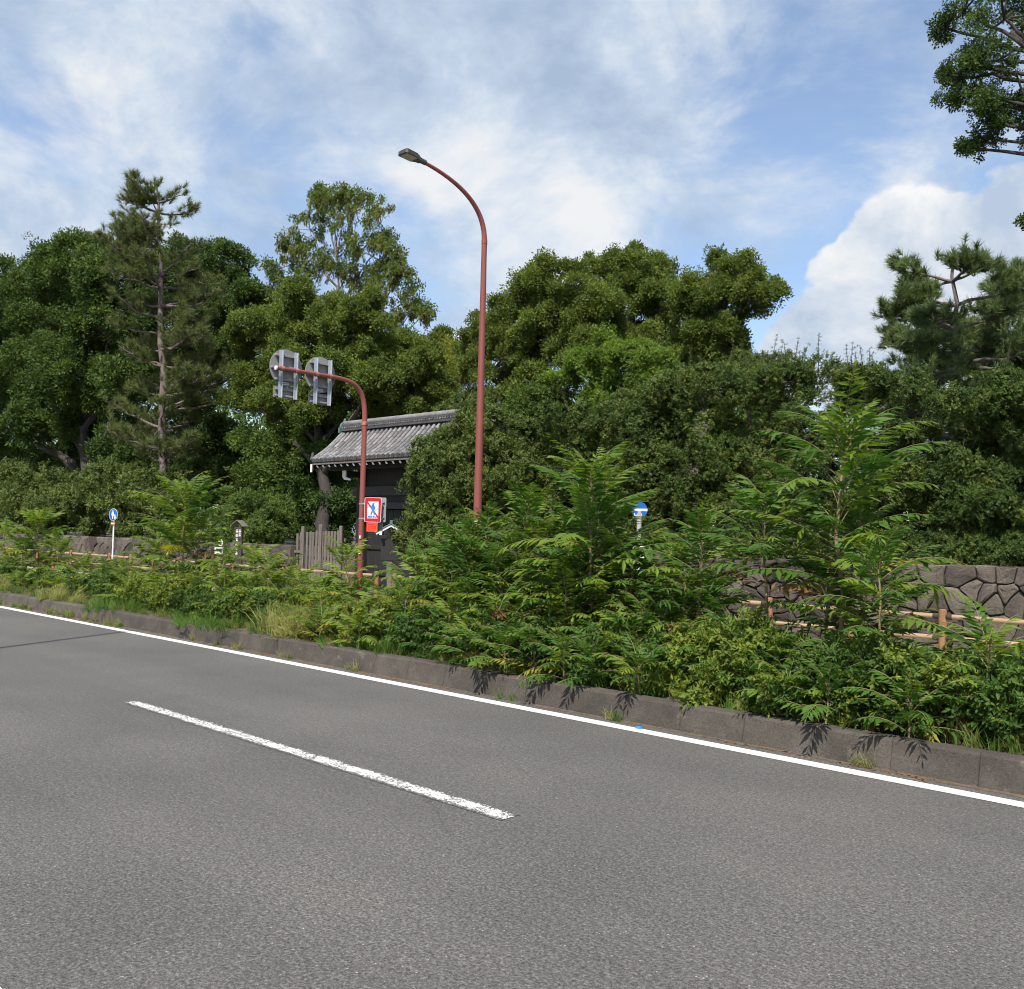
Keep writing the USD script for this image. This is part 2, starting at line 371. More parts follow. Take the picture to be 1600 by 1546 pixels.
stone_like("tile_clay", [(0.25, (0.075, 0.073, 0.076)), (0.5, (0.13, 0.127, 0.129)), (0.78, (0.21, 0.205, 0.202))], scale=5, bump=0.2, rough=0.6, fine=40, lichen=(0.09, 0.09, 0.08), vary=0.35)
plain("tile_dark", (0.03, 0.029, 0.03), (0.075, 0.072, 0.072), scale=8, rough=0.6, bump=0.2)
plain("copper_green", (0.04, 0.085, 0.075), (0.09, 0.14, 0.125), scale=10, rough=0.7)
plain("bark_grey", (0.06, 0.05, 0.045), (0.15, 0.125, 0.115), scale=9, rough=0.9, bump=0.9, bscale=30, stretch=(2.5, 2.5, 0.6))
plain("bark_pine", (0.06, 0.047, 0.043), (0.155, 0.122, 0.113), scale=7, rough=0.9, bump=0.9, bscale=26, stretch=(2, 2, 0.7))
plain("bark_dark", (0.02, 0.017, 0.014), (0.05, 0.042, 0.035), scale=9, rough=0.9, bump=0.8, bscale=30, stretch=(2.5, 2.5, 0.6))
plain("stem_green", (0.11, 0.10, 0.045), (0.22, 0.16, 0.08), scale=12, rough=0.7)
plain("cap_blue", (0.012, 0.13, 0.38), (0.02, 0.17, 0.45), rough=0.3)
plain("pole_steel", (0.25, 0.25, 0.25), (0.34, 0.34, 0.34), rough=0.5)

leafmat("leaf_dark", [(0.0241, 0.0448, 0.0112), (0.0563, 0.097, 0.0201), (0.1149, 0.165, 0.0324), (0.2135, 0.2499, 0.0552)], trans=0.25)
leafmat("leaf_olive", [(0.0547, 0.0764, 0.0156), (0.1224, 0.1618, 0.0278), (0.204, 0.2468, 0.0427), (0.3581, 0.3791, 0.0772)], trans=0.3)
leafmat("leaf_mid", [(0.0375, 0.0651, 0.0146), (0.0824, 0.1246, 0.024), (0.1437, 0.1937, 0.0382), (0.265, 0.3105, 0.0675)], trans=0.28)
leafmat("leaf_yellow", [(0.0963, 0.107, 0.0171), (0.1726, 0.1893, 0.0289), (0.2545, 0.2603, 0.044), (0.372, 0.348, 0.078)], trans=0.35)
leafmat("leaf_fresh", [(0.0597, 0.1014, 0.0167), (0.1162, 0.1832, 0.0278), (0.2, 0.2802, 0.0454), (0.3229, 0.3931, 0.0842)], trans=0.35)
leafmat("leaf_hedge", [(0.0323, 0.0542, 0.0135), (0.0809, 0.1123, 0.0245), (0.1617, 0.1799, 0.0396), (0.3308, 0.2657, 0.0725), (0.6235, 0.3901, 0.1441)], trans=0.22, rough=0.55, spec=0.18)
leafmat("leaf_sparse", [(0.0707, 0.0933, 0.0255), (0.1411, 0.1603, 0.04), (0.2332, 0.2332, 0.059), (0.3737, 0.3087, 0.1057)], trans=0.32)
leafmat("needle", [(0.0547, 0.0737, 0.0232), (0.1031, 0.1248, 0.038), (0.1676, 0.1788, 0.0581), (0.2415, 0.2127, 0.092)], trans=0.2, rough=0.5)
leafmat("needle_blue", [(0.0565, 0.0848, 0.0311), (0.1039, 0.1455, 0.049), (0.1788, 0.2176, 0.0699), (0.26, 0.2762, 0.0975)], trans=0.2, rough=0.5)
leafmat("frond_leaf", [(0.027, 0.069, 0.011), (0.058, 0.1178, 0.0166), (0.1015, 0.1702, 0.0239), (0.1642, 0.23, 0.0331)], trans=0.33, rough=0.55, spec=0.18)
leafmat("frond_leaf_pale", [(0.0647, 0.112, 0.0157), (0.1235, 0.1848, 0.0246), (0.1999, 0.2632, 0.0358), (0.294, 0.336, 0.056)], trans=0.36, rough=0.55, spec=0.18)
leafmat("frond_yellowed", [(0.16, 0.16, 0.02), (0.30, 0.28, 0.035), (0.42, 0.36, 0.05)], trans=0.35, rough=0.55, spec=0.18)
leafmat("frond_withered", [(0.10, 0.055, 0.025), (0.20, 0.11, 0.05), (0.28, 0.17, 0.08)], trans=0.2, rough=0.7, spec=0.1)
leafmat("shrub_leaf", [(0.0274, 0.0579, 0.0126), (0.0629, 0.1139, 0.0195), (0.1285, 0.1788, 0.0291), (0.276, 0.299, 0.046)], trans=0.3, rough=0.55, spec=0.18)
leafmat("shrub_leaf_gold", [(0.0652, 0.1052, 0.0184), (0.164, 0.2034, 0.0299), (0.338, 0.3213, 0.0489), (0.5693, 0.4025, 0.0719)], trans=0.33, rough=0.55, spec=0.18)
leafmat("shrub_leaf_rust", [(0.05, 0.08, 0.015), (0.16, 0.13, 0.03), (0.32, 0.15, 0.045), (0.40, 0.22, 0.08)], trans=0.3)
leafmat("grass_green", [(0.05, 0.10, 0.018), (0.09, 0.16, 0.028), (0.15, 0.21, 0.045), (0.24, 0.25, 0.08)], trans=0.35)
leafmat("grass_straw", [(0.13, 0.15, 0.04), (0.24, 0.24, 0.08), (0.36, 0.32, 0.13), (0.46, 0.38, 0.19)], trans=0.35)
leafmat("dead_leaf", [(0.10, 0.05, 0.025), (0.20, 0.10, 0.045), (0.30, 0.17, 0.08)], trans=0.15)

# ------------------------------------------------------------------ ground, road, kerb, path
KERB_Y, PLANT_Y0, PLANT_Y1, SIDE_Z, FENCE_Y, WALL_Y, GARDEN_Z = 7.86, 8.10, 10.0, 0.20, 14.0, 15.5, 1.22


def sheet(x0, x1, y0, y1, z, nx=1, ny=1, fn=None):
    xs, ys = np.linspace(x0, x1, nx + 1), np.linspace(y0, y1, ny + 1)
    X, Y = np.meshgrid(xs, ys, indexing="ij"); Z = np.full_like(X, z) if fn is None else fn(X, Y)
    v = np.stack([X, Y, Z], -1).reshape(-1, 3); f = []
    for i in range(nx):
        for j in range(ny):
            a = i * (ny + 1) + j; f.append((a, a + ny + 1, a + ny + 2, a + 1))
    return v, np.array(f)


struct("ground", sheet(-900, 900, -900, 900, -0.06), "ground_earth")
struct("road", sheet(-260, 120, -1.2, 8.02, 0.0), "asphalt")
struct("near_footway", bx((-260, -9, -0.05), (120, -1.2, 0.15), 0.02), "path_asphalt")
edge = struct("edge_line", sheet(-260, 120, 7.515, 7.678, 0.004), "line_paint", label="solid white line painted along the kerb")
near = struct("edge_line", sheet(-260, 120, 1.27, 1.43, 0.004), "line_paint")
for x0 in (-20.99, -9.89, 1.21, -32.1, -43.2):
    struct("lane_dash", sheet(x0, x0 + 5.55, 4.515, 4.705, 0.004), "dash_paint")

rng = np.random.default_rng(3)
kerb = thing("kerb", None, None, kind="structure")
kx = -46.0
while kx < 6.0:
    x1 = kx + 0.68
    dy, dz = rng.normal(0, 0.003), rng.normal(0, 0.003)
    prof = [(KERB_Y, -0.03), (PLANT_Y0, -0.03), (PLANT_Y0, 0.245), (PLANT_Y0 - 0.015, 0.255), (KERB_Y + 0.085, 0.252), (KERB_Y + 0.060, 0.232)]
    prof = [(y + dy, z + dz * (z > 0)) for y, z in prof]
    a, b = kx + 0.001, x1 - 0.001
    k = len(prof)
    v = [(a + 0.012, y, z) for y, z in prof] + [(a, y + (0.006 if i in (1, 2, 3) else 0.006), z) for i, (y, z) in enumerate(prof)]
    ring = [[(x, y + o, z - (o if z > 0.2 else 0)) for y, z in prof] for x, o in ((a, 0.007), (a + 0.008, 0), (b - 0.008, 0), (b, 0.007))]
    v = np.array([p for r_ in ring for p in r_]); f = []
    for i in range(3):
        for j in range(k):
            f.append((i * k + j, (i + 1) * k + j, (i + 1) * k + (j + 1) % k, i * k + (j + 1) % k))
    f = np.array(f); f = np.vstack([f[:, [0, 2, 1]], f[:, [0, 3, 2]]])
    caps = [(0, j, j + 1) for j in range(1, k - 1)] + [(3 * k, 3 * k + j + 1, 3 * k + j) for j in range(1, k - 1)]
    part(kerb, "kerb_block", (v, np.vstack([f, caps])), "kerb_concrete")
    kx = x1
part(kerb, "kerb_run", bx((-260, KERB_Y, -0.03), (-46.0, PLANT_Y0, 0.25), 0.01), "kerb_concrete")
part(kerb, "kerb_run", bx((6.0, KERB_Y, -0.03), (120, PLANT_Y0, 0.25), 0.01), "kerb_concrete")


def soil_h(X, Y):
    return 0.20 + 0.07 * np.sin((Y - PLANT_Y0) / (PLANT_Y1 - PLANT_Y0) * np.pi) + 0.05 * (meshkit.fbm(np.stack([X * 1.3, Y * 1.3, X * 0], -1), 3, 5) - 0.5)


struct("planter_soil", sheet(-120, 40, PLANT_Y0 - 0.02, PLANT_Y1, 0.2, 320, 8, soil_h), "soil")
struct("path_kerb", bx((-260, PLANT_Y1, -0.03), (120, PLANT_Y1 + 0.12, 0.27), 0.012), "kerb_concrete")
struct("cycle_path", sheet(-260, 120, PLANT_Y1 + 0.1, 12.1, SIDE_Z), "path_asphalt")
struct("path_line", sheet(-260, 120, 11.9, 12.02, SIDE_Z + 0.004), "line_paint")
struct("footpath", sheet(-260, 120, 12.1, FENCE_Y + 0.25, SIDE_Z - 0.004), "gravel")
struct("verge", sheet(-260, 120, FENCE_Y + 0.25, WALL_Y + 0.3, SIDE_Z + 0.01, 200, 4, lambda X, Y: SIDE_Z + 0.01 + 0.06 * meshkit.fbm(np.stack([X * 0.8, Y * 0.8, X * 0], -1), 3, 9) - 0.03), "turf")


def garden(X, Y):
    z = GARDEN_Z + 0.5 * (meshkit.fbm(np.stack([X * 0.06, Y * 0.06, X * 0], -1), 3, 2) - 0.5)
    gap = (np.abs(X + 20.2) < 4.2) & (Y < 19)
    return np.where(gap, SIDE_Z + 0.02, np.where(Y < 16.3, 1.15, z))


struct("garden_ground", sheet(-180, 90, WALL_Y + 0.25, 130, 0, 270, 76, garden), "ground_earth")

# ------------------------------------------------------------------ stone walls


def stone_wall(x0, x1, y, ztop, seed, label, size=0.42, far=None):
    r = np.random.default_rng(seed)
    z0 = 0.05
    w = thing("stone_wall", label, "wall", (0, 0, 0))
    part(w, "wall_core", bx((x0, y + 0.07, z0), (x1, y + 0.62, ztop - 0.03), 0), "mortar")
    H = ztop - z0; nrow = max(3, int(round(H / (size * 0.82)))); pts = []
    for i in range(nrow):
        zz = z0 + (i + 0.5) * H / nrow
        top = i == nrow - 1
        step = size * (1.15 if top else 1.0)
        xs = np.arange(x0 + step * r.uniform(0.2, 0.8), x1, step)
        for x in xs:
            pts.append((x + r.uniform(-0.45, 0.45) * step * (0.9 if top else 1), zz + r.uniform(-0.42, 0.42) * H / nrow * (0.6 if top else 1)))
    pts = np.array([q for q in pts if r.uniform() > 0.16])
    ext = np.vstack([pts, np.c_[2 * x0 - pts[:, 0], pts[:, 1]], np.c_[2 * x1 - pts[:, 0], pts[:, 1]], np.c_[pts[:, 0], 2 * z0 - pts[:, 1]], np.c_[pts[:, 0], 2 * ztop - pts[:, 1]]])
    vor = Voronoi(ext)
    cells = []
    for i in range(len(pts)):
        reg = vor.regions[vor.point_region[i]]
        if -1 in reg or len(reg) < 3: continue
        g = Polygon(vor.vertices[reg]).intersection(sbox(x0, z0, x1, ztop))
        if g.is_empty or g.geom_type != "Polygon": continue
        ring = np.array(g.exterior.coords)[:-1]; q = []
        for a_, b_ in zip(ring, np.roll(ring, -1, 0)):
            q.append(a_); d_ = b_ - a_
            if np.linalg.norm(d_) > 0.16: q.append((a_ + b_) / 2 + np.array([-d_[1], d_[0]]) * (math.sin(a_[0] * 91 + b_[0] * 91 + a_[1] * 57 + b_[1] * 57) * 0.075) * (1 if a_[0] < b_[0] else -1))
        g = Polygon(q).buffer(0).intersection(sbox(x0, z0, x1, ztop)).buffer(-r.uniform(0.004, 0.014))
        if g.is_empty or g.geom_type != "Polygon" or g.area < 0.01: continue
        g = g.buffer(-0.018).buffer(0.016, 1).simplify(0.01)
        if g.is_empty or g.geom_type != "Polygon": continue
        cells.append(g)
    cells.sort(key=lambda g: depth((g.centroid.x, y, g.centroid.y)))
    rest = []
    for i, g in enumerate(cells):
        c = np.array(g.exterior.coords)[:-1]
        if g.exterior.is_ccw is False: c = c[::-1]
        k = len(c); ctr = c.mean(0); bul = r.uniform(0.0, 0.065); til = r.normal(0, 0.045, 2)
        def yy(q, d): return y - d + (q - ctr) @ til
        inn = ctr + (c - ctr) * 0.87 + r.normal(0, 0.008, c.shape); mid = ctr + (c - ctr) * 0.42 + r.normal(0, 0.012, c.shape)
        rings = [np.c_[c[:, 0], np.full(k, y + 0.12), c[:, 1]], np.c_[c[:, 0], [yy(q, bul * 0.15) for q in c], c[:, 1]],
                 np.c_[inn[:, 0], [yy(q, bul * 0.85 + r.normal(0, 0.006)) for q in inn], inn[:, 1]], np.c_[mid[:, 0], [yy(q, bul + r.normal(0, 0.005)) for q in mid], mid[:, 1]]]
        v = np.vstack(rings + [[[ctr[0], yy(ctr, bul * 1.02), ctr[1]]]]); f = []
        for q in range(3):
            for j in range(k):
                a, b = q * k + j, q * k + (j + 1) % k
                f += [(a, b, b + k), (a, b + k, a + k)]
        f += [(3 * k + j, 3 * k + (j + 1) % k, 4 * k) for j in range(k)]
        if i < 300: part(w, "stone", (v, np.array(f)), "wall_stone")
        else: rest.append((v, np.array(f)))
    if rest: part(w, "far_stone", cat_meshes(rest), "wall_stone", kind="stuff")
    return w


stone_wall(-18.15, 7.0, WALL_Y, 1.58, 11, "long grey brown stone wall under the hedge right of the gate", 0.31)
stone_wall(-54.0, -23.55, WALL_Y, 1.46, 12, "grey stone wall left of the wooden palisade, under the rounded hedges", 0.46)

# ------------------------------------------------------------------ rail fences


def rail_fence(xs, label, y=FENCE_Y):
    t = thing("rail_fence", label, "fence", (0, 0, 0))
    for i, x in enumerate(xs):
        part(t, "post", tube([(x, y, SIDE_Z - 0.1), (x, y, SIDE_Z + 0.74), (x, y, SIDE_Z + 0.76)], [0.058, 0.058, 0.046], 12), "post_brown", 40)
        if i + 1 < len(xs):
            x2 = xs[i + 1]
            for z, rr in ((0.66, 0.036), (0.36, 0.034)):
                part(t, "rail", tube([(x + 0.11, y, SIDE_Z + z), ((x + x2) / 2, y + 0.004, SIDE_Z + z - 0.004), (x2 - 0.11, y, SIDE_Z + z)], rr, 10), "rail_tan", 40)
                part(t, "rail_socket", tube([(x + 0.05, y, SIDE_Z + z), (x + 0.13, y, SIDE_Z + z)], rr + 0.006, 10), "bark_dark", 40)
                part(t, "rail_socket", tube([(x2 - 0.13, y, SIDE_Z + z), (x2 - 0.05, y, SIDE_Z + z)], rr + 0.006, 10), "bark_dark", 40)
    return t


rail_fence([-17.0 + 1.347 * i for i in range(17)], "tan rail fence with brown posts before the right hand stone wall")
rail_fence([-17.6 - 1.6 * i for i in range(18)][::-1], "tan rail fence with brown posts left of the gate path", FENCE_Y - 0.05)

# ------------------------------------------------------------------ gate
GY = 16.2                                    # plane of the gate's posts
GX0, GX1 = -21.25, -16.75                     # outer faces of the two posts
EAVE_Y, EAVE_Z, RIDGE_Z = 15.12, 3.80, 4.72
ROOF_X0, ROOF_X1 = GX0 - 0.78, GX1 + 0.75
gate = thing("gate", "dark timber park gate with grey tiled roof and white rafter ends", "gate", (0, 0, 0))


def roof_z(s):                                # s = 0 at the eave, 1 at the ridge; the slope sags
    return EAVE_Z + (RIDGE_Z - EAVE_Z) * (0.62 * s + 0.38 * s ** 2)


def roof_pt(s, back=False, up=0.0):
    y = EAVE_Y + (GY - EAVE_Y) * s
    return (2 * GY - y if back else y), roof_z(s) + up


S = np.linspace(0, 1, 9)
rv = []
for s in S: rv.append(roof_pt(s))
for s in S[::-1][1:]: rv.append(roof_pt(s, True))
top = np.array(rv); bot = top - [0, 0.10]
prof = np.vstack([top, bot[::-1]]); k = len(prof)
poly = Polygon(prof)
roof_mesh = extrude(poly, ROOF_X1 - ROOF_X0, ((ROOF_X0, 0, 0), (0, 1, 0), (0, 0, 1), (1, 0, 0)))
roof = part(gate, "roof", roof_mesh, "tile_dark")
r = np.random.default_rng(7)
nrows = 32; NT = 6
xs = np.linspace(ROOF_X0 + 0.06, ROOF_X1 - 0.06, nrows)
back = []
for x in xs:
    for side in (False, True):
        for q in range(NT):
            s0, s1 = q / NT, (q + 1.06) / NT
            s1 = min(s1, 1.0)
            p0, p1 = roof_pt(s0, side, 0.012), roof_pt(s1, side, 0.004)
            rr = 0.048
            th = np.linspace(0, np.pi, 6); j = r.normal(0, 0.004)
            d = np.array([0, p1[0] - p0[0], p1[1] - p0[1]]); d /= np.linalg.norm(d); nn = np.cross([1, 0, 0], d); nn *= np.sign(nn[2])
            v = []
            for (yy, zz), rad in ((p0, rr * 1.06), (p1, rr * 0.95)):
                for t_ in th: v.append(np.array([x + j, yy, zz]) + rad * (np.cos(t_) * np.array([1, 0, 0]) + np.sin(t_) * nn))
            f = [(a, a + 1, a + 7) for a in range(5)] + [(a, a + 7, a + 6) for a in range(5)] + [(0, a, a + 1) for a in range(1, 5)][::1]
            me = (np.array(v), np.array(f))
            if side: back.append(me)
            else: part(roof, "tile", me, "tile_clay", 60)
    # round end tile at the eave
    y, z = roof_pt(0, False, 0.012)
    part(roof, "eave_tile", tube([(x, y - 0.045, z - 0.012), (x, y + 0.02, z + 0.0)], 0.056, 12), "tile_dark", 40)
part(roof, "back_tiles", cat_meshes(back), "tile_clay", 60, kind="stuff")
for i in range(nrows - 1):                    # drooping pan tile lips between the rolls
    x = (xs[i] + xs[i + 1]) / 2; y, z = roof_pt(0)
    part(roof, "eave_lip", bx((x - 0.05, y - 0.035, z - 0.055), (x + 0.05, y + 0.03, z - 0.005), 0.008), "tile_dark")
for k_, (w_, h0, h1) in enumerate(((0.15, -0.02, 0.05), (0.115, 0.05, 0.10), (0.15, 0.10, 0.125), (0.115, 0.125, 0.18))):
    part(roof, "ridge_course", bx((ROOF_X0 - 0.02 - 0.01 * k_, GY - w_, RIDGE_Z + h0), (ROOF_X1 + 0.02 + 0.01 * k_, GY + w_, RIDGE_Z + h1), 0.008), "tile_dark")
part(roof, "ridge_cap", tube([(ROOF_X0 - 0.08, GY, RIDGE_Z + 0.20), (ROOF_X1 + 0.08, GY, RIDGE_Z + 0.20)], 0.085, 12), "tile_clay", 40)
for x in np.arange(ROOF_X0 + 0.05, ROOF_X1, 0.1):
    part(roof, "ridge_stud", tube([(x, GY - 0.165, RIDGE_Z + 0.075), (x, GY - 0.1, RIDGE_Z + 0.075)], 0.026, 8), "tile_clay", 40)
for x in (ROOF_X0 - 0.06, ROOF_X1 + 0.06):
    og = unary_union([Point(0, 0.05).buffer(0.15), sbox(-0.2, -0.12, 0.2, 0.02), Polygon([(-0.05, 0.15), (0.05, 0.15), (0, 0.30)])])
    part(roof, "ridge_end", extrude(og, 0.08, ((x - 0.04, GY, RIDGE_Z + 0.06), (0, 1, 0), (0, 0, 1), (1, 0, 0))), "copper_green" if x < -20 else "tile_dark")
    # verge roll and bargeboard
    for bk in (False, True):
        pts = [(x + (0.02 if x < -20 else -0.02), *roof_pt(s, bk, 0.03)) for s in S]
        part(roof, "verge_roll", tube(pts, 0.06, 8), "tile_clay", 50)
        pp = [roof_pt(s, bk, -0.11) for s in S] + [roof_pt(s, bk, -0.30) for s in S[::-1]]
        part(roof, "bargeboard", extrude(Polygon(pp).buffer(0), 0.05, ((x - 0.025, 0, 0), (0, 1, 0), (0, 0, 1), (1, 0, 0))), "black_timber")
    part(roof, "bargeboard_end", bx((x - 0.03, EAVE_Y - 0.02, EAVE_Z - 0.32), (x + 0.03, EAVE_Y + 0.012, EAVE_Z - 0.10), 0.004), "limewash")
    part(roof, "corner_tile", extrude(Polygon([(-.06, 0), (.06, 0), (.03, .1), (0, .2), (-.03, .1)]), 0.09, ((x - 0.045, EAVE_Y + 0.03, EAVE_Z + 0.03), (0, 1, 0), (0, 0, 1), (1, 0, 0))), "tile_dark")
part(gate, "eave_board", bx((ROOF_X0, EAVE_Y - 0.01, EAVE_Z - 0.125), (ROOF_X1, EAVE_Y + 0.03, EAVE_Z - 0.075), 0.004), "grey_timber")
for x in np.linspace(ROOF_X0 + 0.16, ROOF_X1 - 0.16, 22):
    y0, z0 = EAVE_Y + 0.05, EAVE_Z - 0.165
    y1, z1 = GY, RIDGE_Z - 0.20
    v, f = bx((-0.03, 0, -0.035), (0.03, math.hypot(y1 - y0, z1 - z0), 0.035), 0.004)
    an = math.atan2(z1 - z0, y1 - y0); d = np.array([0, math.cos(an), math.sin(an)]); nn = np.array([0, -math.sin(an), math.cos(an)])
    rf = part(gate, "rafter", place((v, f), ((x, y0, z0), (1, 0, 0), d, nn)), "black_timber")
    part(rf, "rafter_tip", place(bx((-0.031, -0.012, -0.036), (0.031, 0.004, 0.036), 0.003), ((x, y0, z0), (1, 0, 0), d, nn)), "limewash")
for i, x in enumerate((GX0 + 0.13, GX1 - 0.13)):
    part(gate, "post", bx((x - 0.14, GY - 0.14, 0.32), (x + 0.14, GY + 0.14, 3.9), 0.015), "black_timber")
    part(gate, "post_base", bx((x - 0.22, GY - 0.22, 0.1), (x + 0.22, GY + 0.22, 0.33), 0.03), "wall_stone")
    part(gate, "rear_post", bx((x - 0.1, GY + 1.1, 0.25), (x + 0.1, GY + 1.3, 3.0), 0.012), "black_timber")
    part(gate, "brace_beam", bx((x - 0.05, GY + 0.14, 2.2), (x + 0.05, GY + 1.1, 2.36), 0.008), "black_timber")
    # bracket arm under the eave with a white cut end
    part(gate, "bracket_arm", bx((x - 0.07, EAVE_Y + 0.42, 3.36), (x + 0.07, GY - 0.14, 3.52), 0.01), "black_timber")
    cut = unary_union([sbox(-0.075, 0.0, 0.075, 0.17), Polygon([(-0.075, 0.0), (0.075, 0.0), (0.30, -0.06), (0.28, -0.10), (0.02, -0.08)])])
    part(gate, "bracket_end", extrude(cut, 0.03, ((x, EAVE_Y + 0.42, 3.35), (1, 0, 0), (0, 0, 1), (0, -1, 0))), "limewash")
part(gate, "lintel", bx((GX0 - 0.25, GY - 0.11, 2.86), (GX1 + 0.25, GY + 0.11, 3.12), 0.012), "lit_timber")
part(gate, "lower_lintel", bx((GX0 + 0.27, GY - 0.09, 2.50), (GX1 - 0.27, GY + 0.09, 2.68), 0.012), "lit_timber")
part(gate, "lintel_panel", bx((GX0 + 0.27, GY - 0.03, 2.68), (GX1 - 0.27, GY + 0.03, 2.86)), "black_timber")
part(gate, "purlin", bx((ROOF_X0 + 0.06, GY - 0.62, 3.55), (ROOF_X1 - 0.06, GY - 0.48, 3.70), 0.01), "black_timber")
part(gate, "upper_panel", bx((GX0 + 0.27, GY - 0.04, 3.12), (GX1 - 0.27, GY + 0.04, 3.86)), "black_timber")
mid = (GX0 + GX1) / 2
for a, b in ((GX0 + 0.30, mid - 0.01), (mid + 0.01, GX1 - 0.30)):
    dl = part(gate, "door_leaf", bx((a, GY + 0.06, 0.42), (b, GY + 0.11, 2.50), 0.006), "black_timber")
    nb = 7
    for i in range(nb):
        u0, u1 = a + (b - a) * i / nb, a + (b - a) * (i + 1) / nb
        part(dl, "door_plank", bx((u0 + 0.004, GY + 0.035 + r.uniform(0, 0.006), 0.44), (u1 - 0.004, GY + 0.065, 2.48), 0.004), "black_timber")
    for z in (0.75, 1.45, 2.15):
        part(dl, "door_batten", bx((a + 0.02, GY + 0.005, z - 0.05), (b - 0.02, GY + 0.04, z + 0.05), 0.006), "black_timber")
part(gate, "door_step", bx((GX0 - 0.3, GY - 0.9, 0.1), (GX1 + 0.3, GY + 0.5, 0.30), 0.03), "wall_stone")

# palisade between the stone wall and the gate
pal = thing("palisade", "weathered grey wooden palisade between stone wall and gate", "fence", (0, 0, 0))
px0, px1, PY = -23.5, GX0 - 0.02, WALL_Y + 0.22
npl = 15
for i in range(npl):
    x = px0 + (px1 - px0) * (i + 0.5) / npl
    zt = 1.80 + 0.10 * i / npl + r.normal(0, 0.012)
    v, f = bx((-0.048, -0.014, 0), (0.048, 0.014, zt - 0.3), 0.005)
    v[:, 0] += v[:, 2] * r.normal(0, 0.006) - (0.03 * (1 - i / 2) * v[:, 2] if i < 2 else 0)
    part(pal, "slat", (v + [x, PY - 0.05 + r.normal(0, 0.003), 0.3], f), "grey_timber")
for x, zt in ((px0 + 0.36, 1.99), (px0 + 1.22, 2.05), (px1 - 0.06, 2.02)):
    part(pal, "post", bx((x - 0.065, PY - 0.13, 0.15), (x + 0.065, PY - 0.07, zt), 0.02), "grey_timber")
for z in (1.63, 1.10, 0.55):
    part(pal, "rail", bx((px0 - 0.03, PY - 0.005, z - 0.045), (px1, PY + 0.05, z + 0.045), 0.006), "grey_timber")
part(pal, "edge_cap", bx((px0 - 0.08, PY - 0.10, 1.22), (px0 + 0.30, PY - 0.066, 1.29), 0.006), "grey_timber")

# roofed notice board before the gate
bp = at(612, 835, 14.5)
nb_ = thing("notice_board", "small roofed wooden notice board with green copper roof before the gate", "notice board", (bp[0], 14.5, 0.2), math.radians(46))
for x in (-0.03, ):
    part(nb_, "post", bx((x - 0.05, -0.05, -0.1), (x + 0.07, 0.05, 1.72), 0.008), "grey_timber")
part(nb_, "side_post", bx((-0.10, -0.03, 0.55), (-0.065, 0.03, 1.45), 0.006), "grey_timber")
part(nb_, "board", bx((-0.24, -0.075, 1.0), (0.26, -0.052, 1.52), 0.006), "black_timber")
for sx in (-1, 1):
    a = math.radians(30) * sx
    fr = ((0, 0, 1.86), (math.cos(a) * sx, 0, -math.sin(abs(a))), (0, 1, 0), (math.sin(abs(a)) * sx, 0, math.cos(a)))
    part(nb_, "roof_slope", place(bx((0, -0.24, 0), (0.43, 0.24, 0.03), 0.006), fr), "copper_green")
    part(nb_, "roof_edge_board", place(bx((0.02, -0.225, -0.05), (0.42, -0.20, -0.002), 0.004), fr), "limewash")
    part(nb_, "purlin_end", bx((sx * 0.235 - 0.03, -0.26, 1.60), (sx * 0.235 + 0.03, -0.222, 1.68), 0.004), "limewash")
    part(nb_, "purlin", bx((sx * 0.235 - 0.025, -0.222, 1.605), (sx * 0.235 + 0.025, 0.22, 1.675), 0.004), "black_timber")
part(nb_, "finial", bx((-0.035, -0.2, 1.87), (0.035, 0.2, 1.96), 0.012), "copper_green")

# little roofed name post left of the palisade
kp = at(373, 842, 14.7)
km = thing("name_post", "little brown roofed wooden post with white characters before the round bush", "sign", (kp[0], 14.7, 0.15), math.radians(20))
part(km, "board", bx((-0.14, -0.04, 0.0), (0.14, 0.04, 1.78), 0.006), "bark_dark")
for sx in (-1, 1):
    a = math.radians(38)
    part(km, "roof_slope", place(bx((0, -0.12, 0), (0.30, 0.12, 0.022), 0.004), ((0, 0, 1.97), (math.cos(a) * sx, 0, -math.sin(a)), (0, 1, 0), (math.sin(a) * sx, 0, math.cos(a)))), "grey_timber")
for cx, cz in ((-0.035, 1.66), (-0.035, 1.53), (-0.035, 1.40), (-0.035, 1.27), (-0.035, 1.14), (-0.035, 1.01), (0.07, 1.66), (0.07, 1.55)):
    g = unary_union([stroke([(-.035, .03), (.035, .03)], .014), stroke([(-.04, -.005), (.04, -.005)], .014), stroke([(0, .045), (0, -.045)], .014), stroke([(0, 0), (-.035, -.04)], .012), stroke([(0, 0), (.035, -.04)], .012)])
    part(km, "character", extrude(g, 0.004, ((cx, -0.0405, cz), (1, 0, 0), (0, 0, 1), (0, -1, 0))), "white_plate")

